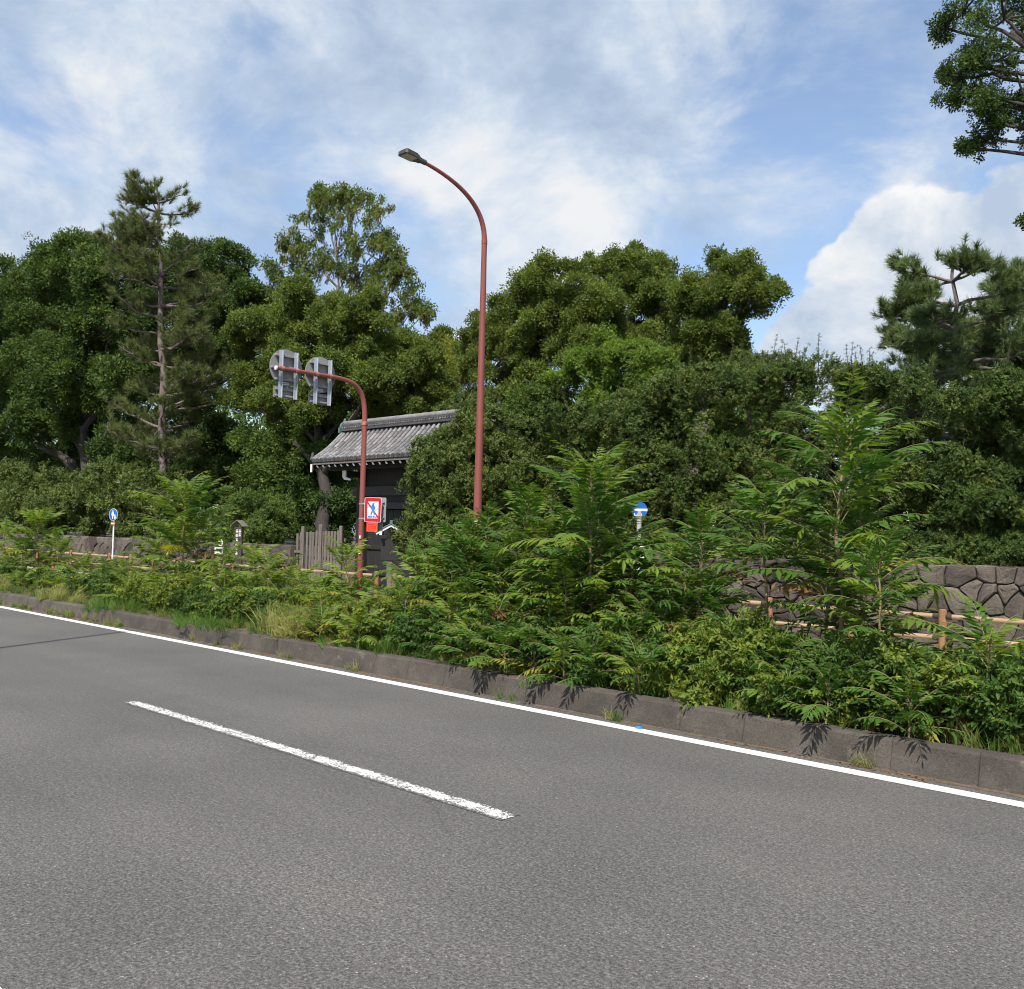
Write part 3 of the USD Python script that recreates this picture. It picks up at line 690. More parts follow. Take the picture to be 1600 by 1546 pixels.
wp = at(343, 861, 14.3)
ws_ = thing("park_plate", "small white plate with two dark marks beside the round bush", "sign", (wp[0], 14.3, 0.2), math.radians(15))
part(ws_, "stake", tube([(0, 0, -0.1), (0, 0, 1.10)], 0.02, 8), "pole_steel", 40)
part(ws_, "plate", bx((-0.17, -0.035, wp[2] - 0.30), (0.17, -0.02, wp[2] - 0.10), 0.004), "white_plate")
for x in (-0.06, 0.05):
    part(ws_, "mark", extrude(Polygon([(-.04, .05), (.04, .05), (0, -.05)]), 0.003, ((x, -0.0355, wp[2] - 0.18), (1, 0, 0), (0, 0, 1), (0, -1, 0))), "figure_blue")
part(ws_, "round_plate", extrude(Point(0, 0).buffer(0.10), 0.008, ((0.06, -0.025, wp[2] + 0.04), (1, 0, 0), (0, 0, 1), (0, -1, 0))), "white_plate")
part(ws_, "round_mark", extrude(Point(0, 0).buffer(0.055), 0.003, ((0.06, -0.0335, wp[2] + 0.03), (1, 0, 0), (0, 0, 1), (0, -1, 0))), "copper_green")

# ------------------------------------------------------------------ street lamp
LX, LY = -9.73, 9.5
lamp = thing("street_lamp", "tall red brown street lamp with curved arm and flat grey head", "street lamp", (LX, LY, 0.2))
part(lamp, "base_plate", bx((-0.17, -0.17, -0.03), (0.17, 0.17, 0.02), 0.01), "rusty_paint")
part(lamp, "pole", tube([(0, 0, 1.82), (0, 0, 3.2), (0, 0, 4.6), (0, 0, 5.95)], [0.060, 0.053, 0.045, 0.039], 18), "red_paint", 40)
part(lamp, "lower_pole", tube([(0, 0, 0), (0, 0, 1.10), (0, 0, 1.84)], [0.078, 0.071, 0.064], 18), "rusty_paint", 40)
part(lamp, "clamp_band", tube([(0, 0, 1.80), (0, 0, 1.86)], 0.068, 18), "white_plate", 40)
arm = []
A0, A1, A2, A3 = np.array([0, 5.90]), np.array([0, 6.46]), np.array([-0.62, 6.66]), np.array([-1.30, 6.715])
for t in np.linspace(0, 1, 22):
    q = (1 - t) ** 3 * A0 + 3 * (1 - t) ** 2 * t * A1 + 3 * (1 - t) * t ** 2 * A2 + t ** 3 * A3
    arm.append((0, q[0], q[1]))
part(lamp, "arm", tube(arm, np.linspace(0.039, 0.024, 22), 16), "red_paint", 50)
head = Polygon([(-0.04, 0), (0.04, 0), (0.055, 0.06), (0.095, 0.11), (0.10, 0.31), (0.075, 0.335), (-0.075, 0.335), (-0.10, 0.31), (-0.095, 0.11), (-0.055, 0.06)])
tl = math.radians(4); hd = np.array([0, -math.cos(tl), math.sin(tl)]); hu = np.array([0, math.sin(tl), math.cos(tl)])
ho = np.array([0, -1.24, 6.712])
part(lamp, "lamp_head", cat_meshes([extrude(head, 0.045, (ho - hu * 0.03, (1, 0, 0), hd, hu)), extrude(head.buffer(-0.025), 0.025, (ho + hu * 0.014, (1, 0, 0), hd, hu))]), "lamp_grey", 25)
part(lamp, "lens", extrude(sbox(-0.075, 0.125, 0.075, 0.305), 0.008, (ho - hu * 0.038, (1, 0, 0), hd, hu)), "lens")
part(lamp, "collar", tube([ho - hd * 0.08, ho + hd * 0.06], 0.036, 12), "lamp_grey", 40)

# ------------------------------------------------------------------ sign gantry with two round signs seen from behind
SX, SY = -12.42, 9.5
gan = thing("sign_post", "red brown post with bent arm carrying two round signs", "sign post", (SX, SY, 0.2))
part(gan, "pole", tube([(0, 0, -0.05), (0, 0, 2.0), (0, 0, 3.5)], [0.047, 0.045, 0.043], 14), "red_paint", 40)
arm = []
B0, B1, B2, B3 = np.array([0, 3.45]), np.array([0, 3.92]), np.array([-0.10, 4.10]), np.array([-0.62, 4.105])
for t in np.linspace(0, 1, 16):
    q = (1 - t) ** 3 * B0 + 3 * (1 - t) ** 2 * t * B1 + 3 * (1 - t) * t ** 2 * B2 + t ** 3 * B3
    arm.append((0, q[0], q[1]))
arm += [(0, -1.2, 4.105), (0, -1.68, 4.10)]
part(gan, "arm", tube(arm, np.r_[np.linspace(0.043, 0.032, 16), 0.030, 0.029], 12), "red_paint", 50)
part(gan, "arm_end_cap", tube([(0, -1.68, 4.10), (0, -1.70, 4.10)], 0.033, 12), "white_plate", 40)
for y in (-0.70, -0.96, -1.32, -1.58):
    part(gan, "arm_clamp", tube([(0, y - 0.025, 4.105), (0, y + 0.025, 4.105)], 0.040, 12), "rusty_paint", 40)


for z_, w_ in ((1.55, 0.05), (1.30, 0.035)):
    part(gan, "sticker", bx((0.012, -0.052, z_), (0.044, -0.030, z_ + w_), 0.003), "white_plate")
part(gan, "joint_collar", tube([(0, 0, 3.40), (0, 0, 3.46)], 0.050, 14), "rusty_paint", 40)
part(lamp, "joint_collar", tube([(0, 0, 5.86), (0, 0, 5.92)], 0.0425, 16), "red_paint", 40)
part(lamp, "access_hatch", bx((-0.03, -0.084, 0.55), (0.03, -0.06, 0.85), 0.006), "rusty_paint")


def round_sign(yc, zc, label):
    t = thing("round_sign", label, "road sign", (SX - 0.09, yc, zc))
    rr = 0.285
    part(t, "disc", extrude(Point(0, 0).buffer(rr, 24), 0.012, ((-0.035, 0, 0), (0, 1, 0), (0, 0, 1), (1, 0, 0))), "sheet_metal", 30)
    part(t, "face", extrude(Point(0, 0).buffer(rr - 0.002, 24), 0.002, ((-0.0375, 0, 0), (0, 1, 0), (0, 0, 1), (1, 0, 0))), "white_plate")
    for z, hw in ((0.175, 0.21), (-0.02, 0.275), (-0.19, 0.20)):
        part(t, "rib", bx((-0.023, -hw, z - 0.016), (0.02, hw, z + 0.016), 0.003), "sheet_metal")
    for z in (-0.345, -0.44):
        part(t, "plate_rib", bx((-0.023, -0.19, z - 0.012), (0.015, 0.19, z + 0.012), 0.003), "sheet_metal")
    part(t, "lower_plate", bx((-0.035, -0.205, -0.47), (-0.023, 0.205, -0.30), 0.003), "sheet_metal")
    for y in (-0.13, 0.135):
        part(t, "bracket", cat_meshes([bx((0.021, y - 0.024, -0.475), (0.028, y + 0.024, 0.25), 0), bx((0.021, y + 0.0235, -0.475), (0.055, y + 0.029, 0.25), 0)]), "bright_metal")
    part(t, "sticker", bx((-0.0225, -0.06, -0.262), (-0.0215, 0.05, -0.225)), "white_plate")
    part(t, "sticker_text", cat_meshes([bx((-0.0214, -0.05 + i * 0.025, -0.25), (-0.0209, -0.035 + i * 0.025, -0.236)) for i in range(4)]), "dark_ink")


round_sign(8.06, 4.345, "grey back of the round sign at the arm's outer end")
round_sign(8.69, 4.325, "grey back of the round sign nearer the post's bend")

# no-crossing sign on the same post
sn = np.array([0.50, -0.866, 0]); sr = np.array([0.866, 0.50, 0]); up = np.array([0, 0, 1.0])
so = at(582.5, 797, SY - 0.06) - np.array([SX, SY, 0])
ns = thing("no_crossing_sign", "red bordered white sign with blue walker and slash on the post", "road sign", (SX + so[0], SY + so[1], so[2]))


def on(d, o=(0, 0)): return (np.array(sn) * d + sr * o[0] + up * o[1], sr, up, sn)


W_, H_ = 0.285, 0.392
part(ns, "plate", extrude(rounded(W_, H_, 0.022), 0.008, on(-0.008)), "white_plate")
part(ns, "border", extrude(rounded(W_ - 0.014, H_ - 0.014, 0.016).difference(sbox(-0.095, -0.135, 0.095, 0.135)), 0.0016, on(0.0002)), "sign_red")
slash = stroke([(-0.105, 0.135), (0.105, -0.135)], 0.024).intersection(sbox(-0.095, -0.135, 0.095, 0.135))
part(ns, "slash", extrude(slash, 0.0012, on(0.0003)), "sign_red")
fig = unary_union([Point(0.005, 0.098).buffer(0.014), stroke([(0.004, 0.08), (0.006, 0.01)], 0.036), stroke([(0.0, 0.07), (-0.030, 0.045), (-0.022, 0.015)], 0.014), stroke([(0.012, 0.07), (0.036, 0.04), (0.028, 0.012)], 0.014),
                   stroke([(0.0, 0.01), (-0.012, -0.03), (-0.028, -0.072)], 0.02), stroke([(0.010, 0.01), (0.020, -0.03), (0.026, -0.072)], 0.02)])
part(ns, "walker", extrude(fig, 0.0012, on(0.0018)), "figure_blue")
part(ns, "road_line", extrude(stroke([(-0.09, 0.035), (0.06, 0.125)], 0.005), 0.0008, on(0.0003)), "figure_blue")
part(ns, "road_line", extrude(stroke([(-0.04, -0.075), (0.09, 0.03)], 0.005), 0.0008, on(0.0003)), "figure_blue")
# the four characters under the walker, stroke by stroke on a unit square
GL = {"yoko": [[(.05, .7), (.4, .7)], [(.22, .95), (.22, .05)], [(.22, .6), (.05, .3)], [(.22, .6), (.38, .4)], [(.45, .82), (.95, .82)], [(.6, .95), (.6, .65)], [(.8, .95), (.8, .65)], [(.42, .65), (.98, .65)], [(.5, .5), (.9, .5), (.9, .22), (.5, .22), (.5, .5)], [(.5, .36), (.9, .36)], [(.7, .62), (.7, .22)], [(.6, .15), (.48, .02)], [(.8, .15), (.92, .02)]],
      "dan": [[(.08, .9), (.08, .1), (.5, .1)], [(.28, .9), (.28, .2)], [(.12, .55), (.48, .55)], [(.15, .8), (.2, .65)], [(.42, .8), (.36, .65)], [(.28, .55), (.14, .25)], [(.28, .55), (.46, .28)], [(.88, .92), (.6, .8), (.6, .4), (.52, .08)], [(.6, .56), (.96, .56)], [(.8, .56), (.8, .02)]],
      "kin": [[(.05, .8), (.45, .8)], [(.25, .97), (.25, .5)], [(.25, .78), (.06, .55)], [(.25, .78), (.44, .58)], [(.55, .8), (.95, .8)], [(.75, .97), (.75, .5)], [(.75, .78), (.56, .55)], [(.75, .78), (.95, .58)], [(.22, .42), (.78, .42)], [(.1, .28), (.9, .28)], [(.5, .28), (.5, .02)], [(.3, .2), (.16, .05)], [(.7, .2), (.86, .05)]],
      "shi": [[(.5, .95), (.5, .1)], [(.5, .55), (.85, .55)], [(.22, .65), (.22, .1)], [(.05, .08), (.95, .08)]]}
for i, kname in enumerate(("yoko", "dan", "kin", "shi")):
    s_ = 0.036
    g = unary_union([stroke([((x - 0.5) * s_, (y - 0.5) * s_) for x, y in st], 0.0042) for st in GL[kname]])
    part(ns, "character", extrude(g, 0.0010, on(0.0020, (-0.062 + i * 0.040, -0.108))), "figure_blue")
part(ns, "lower_plate", extrude(rounded(0.185, 0.145, 0.006), 0.006, on(-0.008, (-0.006, -H_ / 2 - 0.078))), "sign_orange")
for j, z in enumerate((0.035, 0.0, -0.035)):
    part(ns, "small_print", extrude(unary_union([sbox(-0.07 + q * 0.024, z - 0.008 + q * 0.003, -0.07 + q * 0.024 + 0.017, z + 0.008 + q * 0.002) for q in range(6 if j else 5)]), 0.001, on(-0.0018, (-0.006, -H_ / 2 - 0.078))), "sign_red")
for z in (0.10, -0.14):
    part(ns, "clamp", cat_meshes([tube([np.array([-so[0], -so[1], z - 0.012]), np.array([-so[0], -so[1], z + 0.012])], 0.052, 12), place(bx((-0.19, -0.012, -0.05), (0.15, 0.012, -0.035)), (np.array([0, 0, z]) - sn * 0.0, sr, up, sn))]), "sheet_metal")
rs = thing("back_to_back_sign", "plain back of a second plate behind the red bordered sign", "road sign", (SX + so[0] - sn[0] * 0.10 + sr[0] * 0.045, SY + so[1] - sn[1] * 0.10 + sr[1] * 0.045, so[2] + 0.005))
part(rs, "plate", extrude(rounded(W_, H_, 0.022), 0.008, on(0.0)), "sheet_metal")
part(rs, "lower_plate", extrude(rounded(0.185, 0.145, 0.006), 0.006, on(0.0, (0.0, -H_ / 2 - 0.08))), "sheet_metal")
for z in (0.12, -0.12):
    part(rs, "rib", place(bx((-0.12, -0.01, 0.008), (0.12, 0.01, 0.03)), (np.array([0, 0, z]), sr, up, sn)), "sheet_metal")

# ------------------------------------------------------------------ blue round sign on the left
bl = at(178.5, 804.5, 13.45); an = math.radians(-73 + 90)
bs = thing("pedestrian_sign", "blue round sign with white adult and child on thin pale pole", "road sign", (bl[0], bl[1], SIDE_Z))
bn = np.array([math.sin(an), -math.cos(an), 0]); br = np.array([math.cos(an), math.sin(an), 0])
zc = bl[2] - SIDE_Z
part(bs, "pole", tube([(0, 0, -0.1), (0, 0, zc + 0.17)], 0.025, 10), "limewash", 40)


def onb(d, o=(0, 0)): return (bn * (0.035 + d) + br * o[0] + up * (zc + o[1]), br, up, bn)


part(bs, "disc", extrude(Point(0, 0).buffer(0.197, 20), 0.006, onb(0)), "white_plate")
part(bs, "blue_field", extrude(Point(0, 0).buffer(0.185, 20), 0.0015, onb(0.0062)), "sign_blue")
ped = unary_union([Point(-0.02, 0.13).buffer(0.03), Polygon([(-0.07, 0.09), (0.03, 0.09), (0.045, -0.03), (0.01, -0.03), (0.005, -0.16), (-0.045, -0.16), (-0.05, -0.03), (-0.085, -0.03)]),
                   Point(0.095, -0.01).buffer(0.022), Polygon([(0.065, -0.035), (0.125, -0.035), (0.135, -0.10), (0.12, -0.165), (0.07, -0.165), (0.055, -0.10)]), stroke([(0.03, 0.02), (0.075, -0.05)], 0.018)])
from shapely import affinity
ped = affinity.scale(ped, 0.88, 0.88, origin=(0, 0))
part(bs, "figures", extrude(ped, 0.0015, onb(0.008)), "white_plate")
part(bs, "name_plate", extrude(rounded(0.20, 0.115, 0.008), 0.005, onb(0.0, (0, -0.285))), "post_brown")
part(bs, "plate_text", extrude(unary_union([sbox(-0.07 + i * 0.05, -0.02, -0.035 + i * 0.05, 0.02) for i in range(3)]), 0.001, onb(0.0052, (0, -0.285))), "limewash")

# ------------------------------------------------------------------ bus stop marker on the right
rp = at(999, 797, 13.3)
bus = thing("bus_stop", "grey post topped by a blue and white round bus stop marker", "bus stop sign", (rp[0], rp[1], SIDE_Z))
zc2 = rp[2] - SIDE_Z
an2 = math.radians(38); cn = np.array([math.sin(an2), -math.cos(an2), 0]); cr = np.array([math.cos(an2), math.sin(an2), 0])


def onc(d, o=(0, 0)): return (cn * (0.045 + d) + cr * o[0] + up * (zc2 + o[1]), cr, up, cn)


part(bus, "pole", tube([(0, 0, -0.1), (0, 0, zc2 - 0.02)], 0.040, 12), "pole_steel", 40)
cirm = Point(0, 0).buffer(0.135, 20)
part(bus, "disc", extrude(cirm, 0.05, onc(-0.07)), "sign_blue")
part(bus, "disc_band", extrude(cirm.intersection(sbox(-0.2, -0.02, 0.2, 0.02)), 0.002, onc(-0.0198)), "white_plate")
part(bus, "disc_lower", extrude(unary_union([sbox(-0.09, -0.10, -0.02, -0.055), sbox(0.0, -0.12, 0.05, -0.06)]).intersection(cirm), 0.0015, onc(-0.0198)), "white_plate")
part(bus, "disc_mark", extrude(unary_union([sbox(-0.075, -0.085, -0.035, -0.055), sbox(-0.015, -0.1, 0.02, -0.06), sbox(0.04, -0.09, 0.085, -0.058), stroke([(-0.09, -0.052), (0.09, -0.052)], 0.01)]), 0.001, onc(-0.0182)), "sign_blue")
part(bus, "timetable_case", place(bx((-0.13, -0.30, 0.0), (0.10, 0.16, 0.05), 0.006), onc(-0.03, (0.0, -0.78))), "white_plate")
part(bus, "timetable_head", place(bx((-0.10, 0.17, 0.0), (0.06, 0.28, 0.045), 0.02), onc(-0.03, (0.0, -0.78))), "rail_tan")
part(bus, "timetable_sheet", place(bx((-0.09, -0.16, 0.051), (-0.02, 0.10, 0.0525)), onc(-0.03, (0.0, -0.78))), "dark_ink")
part(bus, "route_plate", place(bx((0.02, -0.28, 0.051), (0.09, -0.20, 0.0525)), onc(-0.03, (0.0, -0.78))), "sign_blue")

# thin steel pole on the camera's side of the road, out of the frame; only its shadow shows
up_ = thing("slim_pole", "slim grey steel pole on the near footway", "pole", (-11.95, -1.75, 0.15))
part(up_, "shaft", tube([(0, 0, -0.1), (0, 0, 6.0), (0, 0, 14.5)], [0.062, 0.055, 0.045], 10), "pole_steel", 40)
part(up_, "foot", tube([(0, 0, -0.05), (0, 0, 0.25)], 0.08, 10), "pole_steel", 40)

# bottle cap on the edge line
cp = EYE_POS + (FPX * F + (998 - 800) * R - (1137 - 773) * U) * ((0.012 - EYE) / (FPX * F + (998 - 800) * R - (1137 - 773) * U)[2])
bc = thing("bottle_cap", "blue plastic bottle cap lying on the white edge line", "bottle cap", (cp[0], cp[1], 0.004))
part(bc, "skirt", tube([(0, 0, 0), (0, 0, 0.014), (0, 0, 0.018)], [0.034, 0.034, 0.030], 20), "cap_blue", 40)
part(bc, "top_ring", tube([(0, 0, 0.0175), (0, 0, 0.0195)], [0.024, 0.023], 20), "cap_blue", 40)

# ------------------------------------------------------------------ leaves and sprays that crowns and shrubs are filled with
stage.CreateClassPrim("/World/sprays")


def leaf_quads(base, d, nrm, ln, wd, fold=0.18, tipped=False):
    """one leaf per row: folded along its midrib"""
    s = np.cross(d, nrm); s /= np.maximum(np.linalg.norm(s, axis=1, keepdims=True), 1e-9)
    n = np.cross(s, d); ln = ln[:, None]; wd = wd[:, None]
    mid = base + d * ln * 0.45 - n * wd * fold
    l_, r_ = base + d * ln * 0.45 + s * wd / 2, base + d * ln * 0.45 - s * wd / 2
    tip = base + d * ln - n * ln * 0.12
    N = len(base)
    if tipped:
        v = np.stack([base, l_, r_, tip, mid], 1).reshape(-1, 3); o = np.arange(N)[:, None, None] * 5
        f = np.array([[0, 2, 4], [0, 4, 1], [4, 2, 3], [4, 3, 1]])[None] + o
    else:
        v = np.stack([base, l_, r_, tip], 1).reshape(-1, 3); o = np.arange(N)[:, None, None] * 4
        f = np.array([[0, 2, 3], [0, 3, 1]])[None] + o
    return v, f.reshape(-1, 3)


def unit(a): return a / np.maximum(np.linalg.norm(a, axis=-1, keepdims=True), 1e-9)


def spray_dome(seed, n, ln, wd, squash=0.7, droop=0.0, tipped=False, updir=0.5):
    """leaves around a twig end that points along +z; unit radius"""
    r = np.random.default_rng(seed)
    p = unit(r.normal(size=(n, 3))) * (r.uniform(0.15, 1.0, (n, 1)) ** 0.6) * [1, 1, squash]
    p[:, 2] = p[:, 2] * 0.9 + 0.1
    d = unit(unit(p) * 0.9 + r.normal(size=(n, 3)) * 0.55 + [0, 0, 0.25 - droop])
    nr = unit(np.array([0, 0, updir]) + unit(p) * 0.5 + r.normal(size=(n, 3)) * 0.45)
    return leaf_quads(p, d, nr, ln * r.uniform(0.7, 1.25, n), wd * r.uniform(0.8, 1.2, n), tipped=tipped)


def spray_twigs(seed, n, ln, wd, twigs=7, tipped=False):
    """several twigs with leaves set along them"""
    r = np.random.default_rng(seed); B, D, N = [], [], []
    for k in range(twigs):
        dr = unit(r.normal(size=3) * [0.75, 0.75, 0.5] + [0, 0, 0.75]); L = r.uniform(0.7, 1.15)
        for j in range(n // twigs):
            t = 0.2 + 0.8 * (j + 0.5) / (n // twigs)
            az = r.uniform(0, 6.28); sd = unit(np.cross(dr, [math.cos(az), math.sin(az), 0.3]))
            B.append(dr * t * L + r.normal(0, 0.02, 3)); D.append(unit(sd * 0.9 + dr * 0.55)); N.append(unit(dr * 0.6 + r.normal(size=3) * 0.35 + [0, 0, 0.3]))
    B, D, N = map(np.array, (B, D, N)); m = len(B)
    return leaf_quads(B, D, N, ln * r.uniform(0.7, 1.2, m), wd * r.uniform(0.8, 1.2, m), tipped=tipped)


def spray_hang(seed, n, ln, wd):
    """drooping curtain: hangs along -z when placed upright"""
    r = np.random.default_rng(seed); B, D, N = [], [], []
    for k in range(6):
        x = r.normal(0, 0.28, 2); L = r.uniform(0.8, 1.7)
        for j in range(n // 6):
            t = (j + 0.5) / (n // 6); az = r.uniform(0, 6.28)
            B.append([x[0] + r.normal(0, 0.05), x[1] + r.normal(0, 0.05), -t * L]); D.append(unit(np.array([math.cos(az) * 0.7, math.sin(az) * 0.7, -0.75]))); N.append([math.cos(az), math.sin(az), 0.7])
    B, D, N = np.array(B, float), np.array(D), unit(np.array(N) + r.normal(size=(len(B), 3)) * 0.3)
    return leaf_quads(B, D, N, ln * r.uniform(0.7, 1.2, len(B)), wd * r.uniform(0.8, 1.2, len(B)))


def spray_needles(seed, n, ln, wd, spread=0.9):
    r = np.random.default_rng(seed)
    B = np.c_[r.normal(0, 0.03, (n, 2)), r.uniform(0, 0.7, n)]
    az = r.uniform(0, 6.28, n); el = r.uniform(0.05, spread, n)
    D = np.c_[np.cos(az) * np.sin(el * 1.5), np.sin(az) * np.sin(el * 1.5), np.cos(el * 1.5)]
    s = unit(np.cross(D, r.normal(size=(n, 3)))); L = (ln * r.uniform(0.75, 1.1, n))[:, None]
    v = np.stack([B - s * wd / 2, B + s * wd / 2, B + D * L], 1).reshape(-1, 3)
    return v, np.arange(3 * n).reshape(-1, 3)


def spray_grass(seed, n, wd, lean=0.5, seg=3):
    r = np.random.default_rng(seed); vs, fs = [], []
    for i in range(n):
        az = r.uniform(0, 6.28); b = np.array([*r.normal(0, 0.16, 2), 0]); L = r.uniform(0.5, 1.1); ln = r.uniform(0.15, 1) * lean
        dr = np.array([math.cos(az), math.sin(az), 0]); s = np.array([-dr[1], dr[0], 0])
        o = len(vs)
        for k in range(seg + 1):
            t = k / seg; c = b + dr * ln * L * t ** 2 + np.array([0, 0, L * (t - 0.35 * ln * t ** 2)]); w = wd * (1 - t) ** 0.7
            if k < seg: vs += [c - s * w / 2, c + s * w / 2]
            else: vs.append(c)
        for k in range(seg - 1): fs += [(o + 2 * k, o + 2 * k + 1, o + 2 * k + 3), (o + 2 * k, o + 2 * k + 3, o + 2 * k + 2)]
        fs.append((o + 2 * seg - 2, o + 2 * seg - 1, o + 2 * seg))
    return np.array(vs), np.array(fs)


SPRAYS = {}


def make_sprays(kind, matname, fn, count=3, smooth=False):
    ps = []
    for i in range(count):
        p = f"/World/sprays/{kind}_{matname}_{i:03d}"
        usdkit.mesh(stage, p, fn(i * 17 + 5), f"/World/Looks/{matname}")
        ps.append(p)
    SPRAYS[(kind, matname)] = ps


def quats(dirs, spin):
    """rotations that take +z to dirs, with a spin about it: (n, 4) w x y z"""
    z = np.array([0, 0, 1.0]); d = unit(dirs)
    ax = np.cross(z, d); w = 1 + d[:, 2]; bad = w < 1e-6
    q = np.c_[w, ax]; q[bad] = [0, 1, 0, 0]; q = unit(q)
    s = np.c_[np.cos(spin / 2), np.zeros((len(spin), 2)), np.sin(spin / 2)]
    w1, x1, y1, z1 = q.T; w2, x2, y2, z2 = s.T
    return np.c_[w1 * w2 - x1 * x2 - y1 * y2 - z1 * z2, w1 * x2 + x1 * w2 + y1 * z2 - z1 * y2, w1 * y2 - x1 * z2 + y1 * w2 + z1 * x2, w1 * z2 + x1 * y2 - y1 * x2 + z1 * w2]


def scatter(parent, name, keys, pos, dirs, scale, seed, label=None, kind="stuff", cat=None):
    """keys: list of (spray kind, material) pairs, mixed evenly"""
    r = np.random.default_rng(seed); p = numbered(parent, name); n = len(pos)
    pi = UsdGeom.PointInstancer.Define(stage, p); targets = []
    for k in keys:
        for s in SPRAYS[k]:
            c = f"{p}/spray_{len(targets):03d}" if targets else f"{p}/spray"
            x = stage.DefinePrim(c); x.GetReferences().AddInternalReference(s); targets.append(Sdf.Path(c))
    pi.CreatePrototypesRel().SetTargets(targets)
    pi.CreateProtoIndicesAttr(Vt.IntArray.FromNumpy(r.integers(0, len(targets), n).astype(np.int32)))
    pi.CreatePositionsAttr(Vt.Vec3fArray.FromNumpy(np.asarray(pos, np.float32)))
    sc = np.broadcast_to(np.asarray(scale, float).reshape(-1, 1), (n, 3)) if np.ndim(scale) < 2 else np.asarray(scale)
    pi.CreateScalesAttr(Vt.Vec3fArray.FromNumpy(sc.astype(np.float32)))
    q = quats(np.asarray(dirs, float), r.uniform(0, 6.28, n))
    pi.CreateOrientationsAttr(Vt.QuathArray([Gf.Quath(float(a), float(b), float(c), float(d)) for a, b, c, d in q]))
    mark(pi.GetPrim(), label, cat, kind=kind)
    return p


for m_ in ("leaf_dark", "leaf_olive", "leaf_mid", "leaf_yellow", "leaf_fresh"):
    make_sprays("dome", m_, lambda s: spray_dome(s, 46, 0.42, 0.21))
make_sprays("big", "leaf_dark", lambda s: spray_dome(s, 42, 0.40, 0.21, squash=0.6))
for m_ in ("leaf_hedge", "leaf_mid", "leaf_fresh", "leaf_dark"):
    make_sprays("twig", m_, lambda s: spray_twigs(s, 63, 0.30, 0.16))
make_sprays("hang", "leaf_sparse", lambda s: spray_hang(s, 60, 0.40, 0.16))
make_sprays("hang", "leaf_yellow", lambda s: spray_hang(s, 66, 0.42, 0.11))
make_sprays("needles", "needle", lambda s: spray_needles(s, 56, 0.75, 0.045))
make_sprays("needles", "needle_blue", lambda s: spray_needles(s, 70, 0.75, 0.055, 0.8))
for m_ in ("shrub_leaf", "shrub_leaf_gold", "shrub_leaf_rust"):
    make_sprays("shrub", m_, lambda s: spray_twigs(s, 42, 0.44, 0.19, 6, True))
make_sprays("grass", "grass_green", lambda s: spray_grass(s, 26, 0.035, 0.7))
make_sprays("grass", "grass_straw", lambda s: spray_grass(s, 34, 0.030, 0.9))
make_sprays("litter", "dead_leaf", lambda s: leaf_quads(np.zeros((1, 3)), np.array([[1.0, 0, 0]]), np.array([[0, 0, 1.0]]), np.array([1.0]), np.array([0.6]), -0.2, True))

# ------------------------------------------------------------------ trees and hedges


def fill_lobes(lobes, size, seed, cover=2.6, second=14, clump=0.40, up=0.35, open_=0.0, flat=1.0):
    """points and directions for sprays on a clumpy crown. lobes: [(centre, radius)]; size: radius of one spray"""
    r = np.random.default_rng(seed); P, D, subs = [], [], []
    C = np.array([c for c, _ in lobes]); RR = np.array([q for _, q in lobes])
    for c, rad in lobes:
        for k in range(second):
            d = unit(r.normal(size=3)); d[2] = d[2] * 0.9 + 0.12
            if d[2] < -0.55: continue
            q = c + d * rad * r.uniform(0.62, 0.95) * np.array([1, 1, flat]); rr = rad * clump * r.uniform(0.42, 1.35)
            dist = np.linalg.norm(q - C, axis=1) / RR
            if (dist < 0.45).any(): continue
            if open_ and r.uniform() < open_: continue
            subs.append((q, rr))
            n = max(4, int(cover * 4 * math.pi * rr * rr / (math.pi * size * size)))
            e = unit(r.normal(size=(n, 3)) + unit(q - c) * 0.55 + [0, 0, 0.25])
            bump = 0.6 + 0.8 * meshkit.noise(e * 2.2 + q, 3)[:, None]
            p = q + e * rr * bump * np.where(r.uniform(size=(n, 1)) < 0.10, r.uniform(1.05, 1.5, (n, 1)), r.uniform(0.3, 1.0, (n, 1)) ** 0.5) * [1, 1, 0.85]
            P.append(p); D.append(unit(e * 0.8 + [0, 0, up] + r.normal(size=(n, 3)) * 0.3))
    return np.vstack(P), np.vstack(D), subs


def limb(a, b, r0, r1, seed, n=7, sag=0.12, sides=7):
    r = np.random.default_rng(seed); t = np.linspace(0, 1, n)[:, None]; a, b = np.asarray(a, float), np.asarray(b, float)
    L = np.linalg.norm(b - a); p = a + (b - a) * t + np.array([0, 0, 1.0]) * sag * L * np.sin(t * math.pi) * 0.6
    p[1:-1] += r.normal(0, 0.014 * L, (n - 2, 3))
    return tube(p, r0 + (r1 - r0) * t[:, 0], sides)


def px_lobes(spec, Y):
    out = []
    for s in spec:
        px, py, rp = s[:3]; dy = s[3] if len(s) > 3 else 0.0
        c = at(px, py, Y + dy); out.append((c, rp * depth(c) / FPX))
    return out


